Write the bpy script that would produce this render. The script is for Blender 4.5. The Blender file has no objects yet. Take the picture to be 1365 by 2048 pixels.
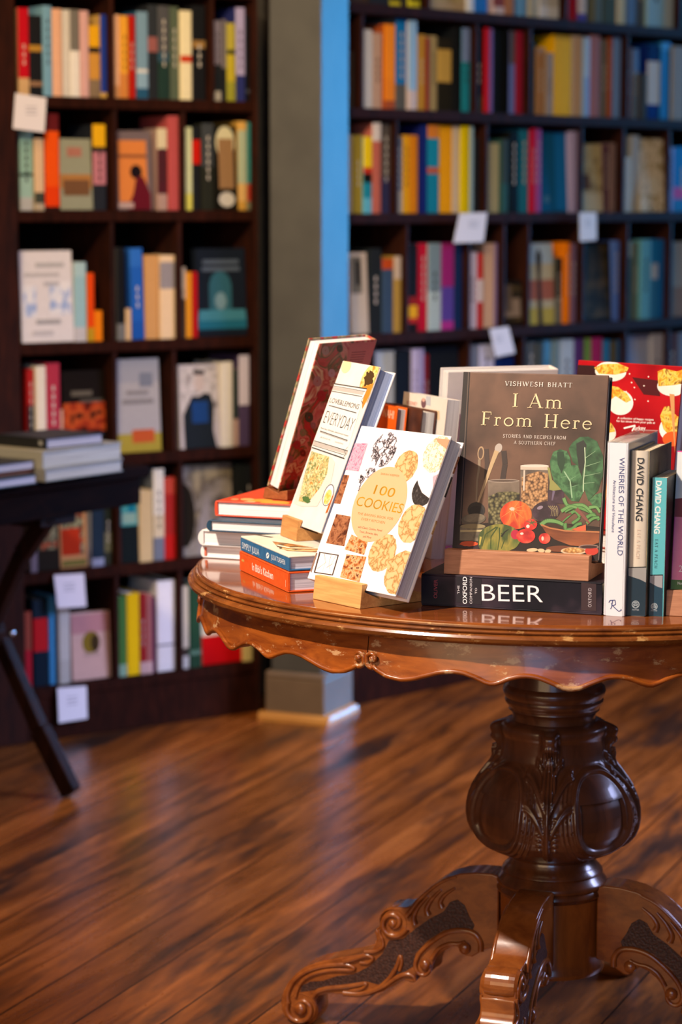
import bpy, bmesh, math, random
from math import sin, cos, pi, radians as R
from mathutils import Vector, Matrix

random.seed(7)
sc = bpy.context.scene
COL = sc.collection

# ---------------------------------------------------------------- camera
F_PX, HC = 4836.0, 1.35
PITCH = math.atan((1024 - 405) / F_PX)
cd = bpy.data.cameras.new('camera')
cam = bpy.data.objects.new('camera', cd)
COL.objects.link(cam)
cam.location = (0, 0, HC)
cam.rotation_euler = (pi / 2 - PITCH, 0, 0)
cd.sensor_fit = 'VERTICAL'
cd.sensor_height = 36.0
cd.sensor_width = 24.0
cd.lens = F_PX / 2048 * 36
cd.clip_end = 60
cd.dof.use_dof = True
cd.dof.focus_distance = 3.43
cd.dof.aperture_fstop = 3.9
cd.dof.aperture_blades = 9
sc.camera = cam

# ---------------------------------------------------------------- exposure
sc.view_settings.view_transform = 'Standard'
sc.view_settings.look = 'None'
sc.view_settings.exposure = 0.0
sc.view_settings.gamma = 1.0
sc.view_settings.use_curve_mapping = False

# ---------------------------------------------------------------- light
w = bpy.data.worlds.new('world')
sc.world = w
w.use_nodes = True
w.node_tree.nodes['Background'].inputs[0].default_value = (0.55, 0.62, 0.8, 1)
w.node_tree.nodes['Background'].inputs[1].default_value = 0.022


def aim(o, tgt):
    d = Vector(tgt) - o.location
    o.rotation_euler = d.to_track_quat('-Z', 'Y').to_euler()


def spot(name, loc, tgt, power, color, angle, radius=.05, blend=.5):
    l = bpy.data.lights.new(name, 'SPOT')
    l.energy = power
    l.color = color
    l.spot_size = R(angle)
    l.spot_blend = blend
    l.shadow_soft_size = radius
    o = bpy.data.objects.new(name, l)
    COL.objects.link(o)
    o.location = loc
    aim(o, tgt)
    return o


def area(name, loc, tgt, power, color, sx, sy):
    l = bpy.data.lights.new(name, 'AREA')
    l.energy = power
    l.color = color
    l.shape = 'RECTANGLE'
    l.size = sx
    l.size_y = sy
    o = bpy.data.objects.new(name, l)
    COL.objects.link(o)
    o.location = loc
    aim(o, tgt)
    return o


# ceiling track spots and added fills (warm), the daylight of three windows (blue)
spot('table_track_spot', (-1.36, 2.28, 2.85), (.15, 3.48, .85), 540, (1, .84, .70), 34, .035, .35)
spot('left_shelf_spot', (-.9, 2.9, 2.95), (-.5, 6.2, 1.0), 330, (1, .76, .48), 44, .1, .8)
spot('right_shelf_spot', (.1, 3.6, 3.0), (.5, 6.9, 1.4), 195, (1, .80, .56), 50, .1, .8)
area('floor_warm_fill', (-.7, 4.3, 3.0), (-.5, 4.5, 0), 40, (1, .60, .28), 1.2, 1.2)  # added soft fill that brightens and warms the floor
area('front_warm_fill', (-1.7, .2, 1.4), (.3, 3.7, .4), 42, (1, .66, .36), 2.0, 1.6)  # added broad fill for pedestal and legs, no fixture behind it
wl = area('end_window_daylight', (2.20, 8.24, 1.45), (-.03, 6.25, 1.2), 10.5, (.05, .44, 1), .28, 2.0)
wl.data.spread = R(34)
area('front_window_daylight', (-.55, -2.6, 2.1), (.3, 3.5, .6), 62, (.34, .58, 1), 1.5, 2.0)
sw = area('side_window_daylight', (3.2, 4.9, 1.9), (.95, 5.2, 0), 64, (.52, .58, 1), 1.4, 1.6)
sw.data.spread = R(70)


# ---------------------------------------------------------------- pixel helpers (1365 x 2048 frame)
def ray(x, y):
    u = x - 682.5
    v = 1024 - y
    return Vector((u, F_PX * cos(PITCH) + v * sin(PITCH), -F_PX * sin(PITCH) + v * cos(PITCH)))


CAMP = Vector((0, 0, HC))


def at_z(x, y, z):
    d = ray(x, y)
    return CAMP + d * ((z - HC) / d.z)


def at_plane(x, y, P, n):
    d = ray(x, y)
    return CAMP + d * (n.dot(P - CAMP) / n.dot(d))


# ---------------------------------------------------------------- materials
MATS = {}


def lin(c):
    if isinstance(c, str):
        c = [int(c[i:i + 2], 16) / 255 for i in (0, 2, 4)]
        c = [v / 12.92 if v <= .04045 else ((v + .055) / 1.055) ** 2.4 for v in c]
    return (c[0], c[1], c[2], 1)


def base_mat(key, rough=.5, spec=.4):
    m = bpy.data.materials.new(key)
    m.use_nodes = True
    b = m.node_tree.nodes['Principled BSDF']
    b.inputs['Roughness'].default_value = rough
    b.inputs['Specular IOR Level'].default_value = spec
    return m, m.node_tree, b


def flat(c, rough=.55, spec=.35, var=.08):
    """printed paper or cloth: one colour with a little fibre noise"""
    key = 'paper_%s_%.2f' % (c, rough)
    if key in MATS:
        return MATS[key]
    m, nt, b = base_mat(key, rough, spec)
    col = lin(c)
    n = nt.nodes.new('ShaderNodeTexNoise')
    n.inputs['Scale'].default_value = 90
    n.inputs['Detail'].default_value = 3
    tc = nt.nodes.new('ShaderNodeTexCoord')
    nt.links.new(tc.outputs['Object'], n.inputs['Vector'])
    mx = nt.nodes.new('ShaderNodeMix')
    mx.data_type = 'RGBA'
    mx.inputs[6].default_value = [v * (1 - var) for v in col[:3]] + [1]
    mx.inputs[7].default_value = [min(1, v * (1 + var)) for v in col[:3]] + [1]
    nt.links.new(n.outputs['Fac'], mx.inputs[0])
    nt.links.new(mx.outputs[2], b.inputs['Base Color'])
    MATS[key] = m
    return m


def mottled(key, cols, scale=40, detail=4, stretch=(1, 1, 1), rough=.45, spec=.4, lo=.35, hi=.65, bump=0, kind='noise', dist=0):
    """two to four colours through a noise or voronoi pattern in object space"""
    if key in MATS:
        return MATS[key]
    m, nt, b = base_mat(key, rough, spec)
    tc = nt.nodes.new('ShaderNodeTexCoord')
    mp = nt.nodes.new('ShaderNodeMapping')
    mp.inputs['Scale'].default_value = stretch
    nt.links.new(tc.outputs['Object'], mp.inputs['Vector'])
    if kind == 'voronoi':
        n = nt.nodes.new('ShaderNodeTexVoronoi')
        n.inputs['Scale'].default_value = scale
        out = n.outputs['Distance']
    elif kind == 'crack':
        n = nt.nodes.new('ShaderNodeTexVoronoi')
        n.feature = 'DISTANCE_TO_EDGE'
        n.inputs['Scale'].default_value = scale
        ns = nt.nodes.new('ShaderNodeTexNoise')
        ns.inputs['Scale'].default_value = scale * 1.3
        va = nt.nodes.new('ShaderNodeMix')
        va.data_type = 'RGBA'
        va.inputs[0].default_value = .025
        nt.links.new(mp.outputs['Vector'], ns.inputs['Vector'])
        nt.links.new(mp.outputs['Vector'], va.inputs[6])
        nt.links.new(ns.outputs['Color'], va.inputs[7])
        nt.links.new(va.outputs[2], n.inputs['Vector'])
        out = n.outputs['Distance']
    else:
        n = nt.nodes.new('ShaderNodeTexNoise')
        n.inputs['Scale'].default_value = scale
        n.inputs['Detail'].default_value = detail
        n.inputs['Distortion'].default_value = dist
        out = n.outputs['Fac']
    if kind != 'crack':
        nt.links.new(mp.outputs['Vector'], n.inputs['Vector'])
    cr = nt.nodes.new('ShaderNodeValToRGB')
    el = cr.color_ramp.elements
    while len(el) < len(cols):
        el.new(.5)
    for i, c in enumerate(cols):
        el[i].position = lo + (hi - lo) * i / (len(cols) - 1)
        el[i].color = lin(c)
    nt.links.new(out, cr.inputs['Fac'])
    nt.links.new(cr.outputs['Color'], b.inputs['Base Color'])
    if bump:
        bp = nt.nodes.new('ShaderNodeBump')
        bp.inputs['Strength'].default_value = bump
        bp.inputs['Distance'].default_value = .002
        nt.links.new(out, bp.inputs['Height'])
        nt.links.new(bp.outputs['Normal'], b.inputs['Normal'])
    MATS[key] = m
    return m


def wood(key, dark, light, scale=6, stretch=(1, 14, 14), rough=.3, spec=.5, coat=0, wear=None, wear_amt=.62, bump=.08, wear_scale=9):
    if key in MATS:
        return MATS[key]
    m, nt, b = base_mat(key, rough, spec)
    tc = nt.nodes.new('ShaderNodeTexCoord')
    mp = nt.nodes.new('ShaderNodeMapping')
    mp.inputs['Scale'].default_value = stretch
    nt.links.new(tc.outputs['Object'], mp.inputs['Vector'])
    n = nt.nodes.new('ShaderNodeTexNoise')
    n.inputs['Scale'].default_value = scale
    n.inputs['Detail'].default_value = 6
    n.inputs['Roughness'].default_value = .6
    n.inputs['Distortion'].default_value = .6
    nt.links.new(mp.outputs['Vector'], n.inputs['Vector'])
    cr = nt.nodes.new('ShaderNodeValToRGB')
    cr.color_ramp.elements[0].position = .3
    cr.color_ramp.elements[0].color = lin(dark)
    cr.color_ramp.elements[1].position = .7
    cr.color_ramp.elements[1].color = lin(light)
    nt.links.new(n.outputs['Fac'], cr.inputs['Fac'])
    out = cr.outputs['Color']
    if wear:
        n2 = nt.nodes.new('ShaderNodeTexNoise')
        n2.inputs['Scale'].default_value = wear_scale
        n2.inputs['Detail'].default_value = 9
        n2.inputs['Roughness'].default_value = .72
        mp2 = nt.nodes.new('ShaderNodeMapping')
        mp2.inputs['Scale'].default_value = (1, 1, 2.2)
        nt.links.new(tc.outputs['Object'], mp2.inputs['Vector'])
        nt.links.new(mp2.outputs['Vector'], n2.inputs['Vector'])
        r2 = nt.nodes.new('ShaderNodeValToRGB')
        r2.color_ramp.elements[0].position = wear_amt
        r2.color_ramp.elements[0].color = (0, 0, 0, 1)
        r2.color_ramp.elements[1].position = wear_amt + .05
        r2.color_ramp.elements[1].color = (1, 1, 1, 1)
        nt.links.new(n2.outputs['Fac'], r2.inputs['Fac'])
        mx = nt.nodes.new('ShaderNodeMix')
        mx.data_type = 'RGBA'
        nt.links.new(r2.outputs['Color'], mx.inputs[0])
        nt.links.new(out, mx.inputs[6])
        mx.inputs[7].default_value = lin(wear)
        out = mx.outputs[2]
    nt.links.new(out, b.inputs['Base Color'])
    if coat:
        b.inputs['Coat Weight'].default_value = coat
        b.inputs['Coat Roughness'].default_value = .08
    if bump:
        bp = nt.nodes.new('ShaderNodeBump')
        bp.inputs['Strength'].default_value = bump
        bp.inputs['Distance'].default_value = .002
        nt.links.new(n.outputs['Fac'], bp.inputs['Height'])
        nt.links.new(bp.outputs['Normal'], b.inputs['Normal'])
    MATS[key] = m
    return m


def pages_mat(key, c1, c2, axis=1, scale=900):
    """paper edges: fine lines stacked along one local axis"""
    if key in MATS:
        return MATS[key]
    m, nt, b = base_mat(key, .8, .15)
    tc = nt.nodes.new('ShaderNodeTexCoord')
    mp = nt.nodes.new('ShaderNodeMapping')
    s = [6, 6, 6]
    s[axis] = scale
    mp.inputs['Scale'].default_value = s
    nt.links.new(tc.outputs['Object'], mp.inputs['Vector'])
    n = nt.nodes.new('ShaderNodeTexNoise')
    n.inputs['Scale'].default_value = 1
    n.inputs['Detail'].default_value = 3
    nt.links.new(mp.outputs['Vector'], n.inputs['Vector'])
    cr = nt.nodes.new('ShaderNodeValToRGB')
    cr.color_ramp.elements[0].position = .3
    cr.color_ramp.elements[0].color = lin(c1)
    cr.color_ramp.elements[1].position = .6
    cr.color_ramp.elements[1].color = lin(c2)
    nt.links.new(n.outputs['Fac'], cr.inputs['Fac'])
    nt.links.new(cr.outputs['Color'], b.inputs['Base Color'])
    MATS[key] = m
    return m


PAGES = pages_mat('page_edges_white', 'c2beb8', 'efece8')
PAGES_CREAM = pages_mat('page_edges_cream', 'b5a68c', 'e6d9be')


# ---------------------------------------------------------------- mesh builder
class MB:
    def __init__(s):
        s.v = []
        s.f = []
        s.m = []
        s.mats = []

    def mi(s, mat):
        if mat not in s.mats:
            s.mats.append(mat)
        return s.mats.index(mat)

    def face(s, pts, mat):
        i = len(s.v)
        s.v += [tuple(p) for p in pts]
        s.f.append(list(range(i, i + len(pts))))
        s.m.append(s.mi(mat))

    def box(s, x0, x1, y0, y1, z0, z1, mat):
        i = len(s.v)
        s.v += [(x, y, z) for x in (x0, x1) for y in (y0, y1) for z in (z0, z1)]
        for f in ((0, 1, 3, 2), (4, 6, 7, 5), (0, 4, 5, 1), (2, 3, 7, 6), (0, 2, 6, 4), (1, 5, 7, 3)):
            s.f.append([i + k for k in f])
            s.m.append(s.mi(mat))

    def prism(s, poly, x0, x1, mat, axis=0):
        """poly of (a,b) extruded along one axis"""
        n = len(poly)
        i = len(s.v)
        for x in (x0, x1):
            for a, b in poly:
                s.v.append({0: (x, a, b), 1: (a, x, b), 2: (a, b, x)}[axis])
        k = s.mi(mat)
        s.f.append([i + j for j in range(n)][::-1])
        s.m.append(k)
        s.f.append([i + n + j for j in range(n)])
        s.m.append(k)
        for j in range(n):
            q = (j + 1) % n
            s.f.append([i + j, i + q, i + n + q, i + n + j])
            s.m.append(k)

    def lathe(s, prof, mat, n=64, cx=0, cy=0, fn=None, cap=True):
        i0 = len(s.v)
        k = s.mi(mat)
        for r, z in prof:
            for j in range(n):
                a = 2 * pi * j / n
                rr = r + (fn(a, z) if fn else 0)
                s.v.append((cx + rr * sin(a), cy - rr * cos(a), z))
        for p in range(len(prof) - 1):
            for j in range(n):
                q = (j + 1) % n
                s.f.append([i0 + p * n + j, i0 + p * n + q, i0 + (p + 1) * n + q, i0 + (p + 1) * n + j])
                s.m.append(k)
        if cap:
            s.f.append([i0 + j for j in range(n)][::-1])
            s.m.append(k)
            s.f.append([i0 + (len(prof) - 1) * n + j for j in range(n)])
            s.m.append(k)

    def tube(s, pts, rad, mat, n=8, flat_axis=None, squash=1):
        pts = [Vector(p) for p in pts]
        if not isinstance(rad, (list, tuple)):
            rad = [rad] * len(pts)
        i0 = len(s.v)
        k = s.mi(mat)
        prev = None
        for i, p in enumerate(pts):
            t = (pts[min(i + 1, len(pts) - 1)] - pts[max(i - 1, 0)])
            if t.length < 1e-9:
                t = Vector((0, 0, 1))
            t.normalize()
            if prev is None:
                a = Vector((0, 1, 0)) if abs(t.y) < .9 else Vector((1, 0, 0))
            else:
                a = prev
            a = (a - t * a.dot(t)).normalized()
            prev = a
            b = t.cross(a)
            for j in range(n):
                g = 2 * pi * j / n
                s.v.append(tuple(p + a * (cos(g) * rad[i]) + b * (sin(g) * rad[i])))
        for i in range(len(pts) - 1):
            for j in range(n):
                q = (j + 1) % n
                s.f.append([i0 + i * n + j, i0 + i * n + q, i0 + (i + 1) * n + q, i0 + (i + 1) * n + j])
                s.m.append(k)
        s.f.append([i0 + j for j in range(n)][::-1])
        s.m.append(k)
        e = i0 + (len(pts) - 1) * n
        s.f.append([e + j for j in range(n)])
        s.m.append(k)

    def ball(s, c, r, mat, sx=1, sy=1, sz=1, n=12):
        prof = []
        i0 = len(s.v)
        k = s.mi(mat)
        m = n // 2
        for i in range(m + 1):
            a = pi * i / m
            for j in range(n):
                g = 2 * pi * j / n
                rr = max(sin(a), .02) * r
                s.v.append((c[0] + rr * cos(g) * sx, c[1] + rr * sin(g) * sy, c[2] - r * cos(a) * sz))
        for i in range(m):
            for j in range(n):
                q = (j + 1) % n
                s.f.append([i0 + i * n + j, i0 + i * n + q, i0 + (i + 1) * n + q, i0 + (i + 1) * n + j])
                s.m.append(k)

    def build(s, name, parent=None, smooth=None, bevel=0, seg=2, tri=False, norm=True):
        me = bpy.data.meshes.new(name)
        me.from_pydata(s.v, [], s.f)
        for mt in s.mats:
            me.materials.append(mt)
        me.polygons.foreach_set('material_index', s.m)
        if norm or tri:
            bm = bmesh.new()
            bm.from_mesh(me)
            if norm:
                bmesh.ops.recalc_face_normals(bm, faces=bm.faces)
            if tri:
                bmesh.ops.triangulate(bm, faces=[f for f in bm.faces if len(f.verts) > 4])
            bm.to_mesh(me)
            bm.free()
        if smooth:
            me.polygons.foreach_set('use_smooth', [True] * len(me.polygons))
            me.set_sharp_from_angle(angle=R(smooth))
        me.update()
        o = bpy.data.objects.new(name, me)
        COL.objects.link(o)
        if parent:
            o.parent = parent
        if bevel:
            md = o.modifiers.new('bevel', 'BEVEL')
            md.width = bevel
            md.segments = seg
            md.limit_method = 'ANGLE'
            md.angle_limit = R(40)
        return o


def tag(o, label, cat, group=None, kind=None):
    o['label'] = label
    o['category'] = cat
    if group:
        o['group'] = group
    if kind:
        o['kind'] = kind
    return o


def empty(name, M=None, loc=None, rz=0):
    o = bpy.data.objects.new(name, None)
    o.empty_display_size = .05
    COL.objects.link(o)
    if M is not None:
        o.matrix_world = M
    else:
        o.location = loc
        o.rotation_euler = (0, 0, rz)
    return o


def axes(O, X, Y, Z):
    M = Matrix.Identity(4)
    for i in range(3):
        M[i][0], M[i][1], M[i][2], M[i][3] = X[i], Y[i], Z[i], O[i]
    return M


def frame(d, lean=0):
    a, l = R(d), R(lean)
    wv = Vector((cos(a), sin(a), 0))
    nb = Vector((-sin(a), cos(a), 0))
    u = Vector((0, 0, 1)) * cos(l) + nb * sin(l)
    nn = u.cross(wv)          # pointing back, right-handed with (w, n, u)
    return wv, nn, u


# ---------------------------------------------------------------- structure
def planks_mat():
    m, nt, b = base_mat('old_pine_planks', .3, .5)
    L = nt.links.new
    tc = nt.nodes.new('ShaderNodeTexCoord')
    mp = nt.nodes.new('ShaderNodeMapping')
    mp.inputs['Rotation'].default_value = (0, 0, -R(67.5))
    L(tc.outputs['Object'], mp.inputs['Vector'])
    sp = nt.nodes.new('ShaderNodeSeparateXYZ')
    L(mp.outputs['Vector'], sp.inputs[0])

    def mth(op, a, bv=None):
        n = nt.nodes.new('ShaderNodeMath')
        n.operation = op
        for i, v in enumerate((a, bv)):
            if v is None:
                continue
            if isinstance(v, (int, float)):
                n.inputs[i].default_value = v
            else:
                L(v, n.inputs[i])
        return n.outputs[0]

    v = mth('DIVIDE', sp.outputs['Y'], .135)
    idx = mth('FLOOR', v)
    fr = mth('FRACT', v)
    wn = nt.nodes.new('ShaderNodeTexWhiteNoise')
    wn.noise_dimensions = '1D'
    L(idx, wn.inputs['W'])
    # long stretched grain, shifted per plank
    cb = nt.nodes.new('ShaderNodeCombineXYZ')
    L(mth('ADD', mth('MULTIPLY', sp.outputs['X'], .9), mth('MULTIPLY', wn.outputs['Value'], 37)), cb.inputs[0])
    L(mth('MULTIPLY', sp.outputs['Y'], 9), cb.inputs[1])
    g = nt.nodes.new('ShaderNodeTexNoise')
    g.inputs['Scale'].default_value = 2.3
    g.inputs['Detail'].default_value = 8
    g.inputs['Roughness'].default_value = .65
    g.inputs['Distortion'].default_value = .5
    L(cb.outputs[0], g.inputs['Vector'])
    cr = nt.nodes.new('ShaderNodeValToRGB')
    e = cr.color_ramp.elements
    e[0].position = .26
    e[0].color = lin('2c190c')
    e[1].position = .75
    e[1].color = lin('aa642a')
    x = e.new(.42)
    x.color = lin('6c3912')
    x = e.new(.56)
    x.color = lin('8c4e1e')
    L(g.outputs['Fac'], cr.inputs['Fac'])
    # plank tone
    hv = nt.nodes.new('ShaderNodeHueSaturation')
    L(cr.outputs['Color'], hv.inputs['Color'])
    L(mth('ADD', mth('MULTIPLY', wn.outputs['Value'], .45), .72), hv.inputs['Value'])
    # worn grey-black stains drawn out along the boards
    cb2 = nt.nodes.new('ShaderNodeCombineXYZ')
    L(mth('MULTIPLY', sp.outputs['X'], .55), cb2.inputs[0])
    L(mth('MULTIPLY', sp.outputs['Y'], 2.6), cb2.inputs[1])
    s2 = nt.nodes.new('ShaderNodeTexNoise')
    s2.inputs['Scale'].default_value = 1.7
    s2.inputs['Detail'].default_value = 7
    s2.inputs['Roughness'].default_value = .7
    L(cb2.outputs[0], s2.inputs['Vector'])
    r2 = nt.nodes.new('ShaderNodeValToRGB')
    r2.color_ramp.elements[0].position = .50
    r2.color_ramp.elements[0].color = (0, 0, 0, 1)
    r2.color_ramp.elements[1].position = .62
    r2.color_ramp.elements[1].color = (.85, .85, .85, 1)
    L(s2.outputs['Fac'], r2.inputs['Fac'])
    mx = nt.nodes.new('ShaderNodeMix')
    mx.data_type = 'RGBA'
    L(r2.outputs['Color'], mx.inputs[0])
    L(hv.outputs['Color'], mx.inputs[6])
    mx.inputs[7].default_value = lin('1d1a17')
    # seams
    seam = mth('LESS_THAN', mth('MINIMUM', fr, mth('SUBTRACT', 1, fr)), .014)
    mx2 = nt.nodes.new('ShaderNodeMix')
    mx2.data_type = 'RGBA'
    L(seam, mx2.inputs[0])
    L(mx.outputs[2], mx2.inputs[6])
    mx2.inputs[7].default_value = lin('120a06')
    L(mx2.outputs[2], b.inputs['Base Color'])
    rr = mth('ADD', mth('MULTIPLY', s2.outputs['Fac'], .25), .16)
    L(rr, b.inputs['Roughness'])
    bp = nt.nodes.new('ShaderNodeBump')
    bp.inputs['Strength'].default_value = .25
    bp.inputs['Distance'].default_value = .003
    L(mth('SUBTRACT', g.outputs['Fac'], seam), bp.inputs['Height'])
    L(bp.outputs['Normal'], b.inputs['Normal'])
    return m


b = MB()
b.box(-6, 7, -4, 13, -.04, 0, planks_mat())
o = b.build('floor')
o['kind'] = 'structure'

# corner pier of painted plaster with a moulded base block
GREY = mottled('pier_paint', ['454542', '4d4d49'], 8, rough=.6)
PD = -24.0
wv, nb, _ = frame(PD)
near = at_plane(643, 1300, Vector((-.0505, 6.195, 0)), Vector((0, 1, 0)))
NC = Vector((-.0505, 6.195, 0))
pier = empty('pier', axes(NC, wv, nb, Vector((0, 0, 1))))
pier['kind'] = 'structure'
pier.name = 'trim_1'
b = MB()
b.box(-.146, 0, 0, .175, .128, 3.1, GREY)
o = b.build('pier_shaft', pier, bevel=.004)
BASE = mottled('pier_base_warm_lit', ['6a5a48', '766450'], 8, rough=.45)  # warm lamp light on the base is put into this browner colour
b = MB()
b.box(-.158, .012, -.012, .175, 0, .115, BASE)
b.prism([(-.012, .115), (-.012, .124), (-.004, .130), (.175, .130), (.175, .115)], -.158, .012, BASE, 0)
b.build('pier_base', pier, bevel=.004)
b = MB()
b.prism([(-.030, 0), (-.029, .010), (-.024, .019), (-.012, .023), (-.012, 0)], -.172, .030, wood('quarter_round', 'b07838', 'cc9448', 4, rough=.35), 0)  # warm glow on the strip is put into its brighter wood colour
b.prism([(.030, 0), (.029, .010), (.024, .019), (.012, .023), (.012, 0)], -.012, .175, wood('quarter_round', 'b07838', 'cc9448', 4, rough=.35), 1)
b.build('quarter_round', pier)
# ---------------------------------------------------------------- bookcases
SHELF = wood('bookcase_mahogany', '190a05', '32140a', 5, (14, 3, 3), .8, .06, bump=.05)
SHELF_V = wood('bookcase_mahogany_upright', '1b0b06', '36160a', 5, (14, 14, 2), .7, .1, bump=.05)
BACK = wood('bookcase_back', '0d0604', '170a06', 5, (10, 10, 2), .6, .2, bump=0)


class Case:
    def __init__(s, P, deg):
        s.P = Vector(P)
        a = R(deg)
        s.x = Vector((cos(a), sin(a), 0))
        s.y = Vector((-sin(a), cos(a), 0))
        s.M = axes(s.P, s.x, s.y, Vector((0, 0, 1)))

    def loc(s, px, py, setback=0.0):
        q = at_plane(px, py, s.P + s.y * setback, s.y)
        d = q - s.P
        return d.dot(s.x), d.z          # along the case, height

    def u(s, px, py, setback=0.0):
        return s.loc(px, py, setback)[0]


LC = Case((-.217, 6.345, 0), 34)
RC = Case((-.002, 6.376, 0), 45)
DEPTH = .27
BT = .028


def bookcase(case, label, u0, u1, levels, top, dividers, stiles):
    case.div = dividers
    case.levels = levels
    case.top = top
    case.stiles = stiles
    root = empty('bookcase', case.M)
    tag(root, label, 'bookcase')
    b = MB()
    b.box(u0, u1, DEPTH, DEPTH + .012, 0, top, BACK)
    b.build('back_panel', root)
    for z in levels + [top]:
        b = MB()
        b.box(u0, u1, 0, DEPTH, z - BT, z, SHELF)
        b.build('shelf', root, bevel=.003)
    b = MB()
    b.box(u0, u1, .004, .03, 0, levels[-1] - BT, SHELF)
    b.build('plinth', root, bevel=.003)
    for s0, s1 in stiles:
        b = MB()
        b.box(s0, s1, -.006, DEPTH, 0, top + .004, SHELF_V)
        b.build('side_panel', root, bevel=.003)
    lv = [top] + levels
    for row, us in dividers.items():
        for ud in us:
            b = MB()
            b.box(ud - .009, ud + .009, .004, DEPTH, lv[row + 1] + .0002, lv[row] - BT - .0002, SHELF_V)
            b.build('divider', root, bevel=.002)
    return root


LZ = [1.609, 1.330, 1.003, .714, .430, .137]
RZ = [1.868, 1.597, 1.321, 1.000, .714, .430, .137]


def us(case, pxs, z):
    out = []
    for px in pxs:
        q = at_plane(px, 700, case.P, case.y)
        out.append((q - case.P).dot(case.x))
    return out


LU0 = LC.u(39, 700)
LU1 = LC.u(510, 700)
LC.root = bookcase(LC, 'dark mahogany bookcase at the left, behind the dark trestle table',
                   LU0 - .3, -.001, LZ, 1.895, {}, [(LU0 - .3, LU0), (LU1, -.001)])
RU1 = 1.75
RC.root = bookcase(RC, 'long dark bookcase at the right behind the round table, its uprights catching blue daylight', 0, RU1, RZ, 2.16,
                   {5: [.3, .6, .9, 1.2, 1.5], 6: [.3, .6, .9, 1.2, 1.5]}, [(0, .004), (RU1 - .03, RU1)])

# walls behind the bookcases
WALL = mottled('wall_paint', ['4a4743', '545049'], 20, rough=.7)
for nm, case, a0, a1 in (('wall_left', LC, -3.2, .13), ('wall_right', RC, -.02, 4.2)):
    b = MB()
    b.box(a0, a1, .30, .36, 0, 3.1, WALL)
    o = b.build(nm)
    o.matrix_world = case.M
    o['kind'] = 'structure'


# ---------------------------------------------------------------- shelf books
def col_mat(c):
    return flat(c, .78, .04, .1)


USED = {}


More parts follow.
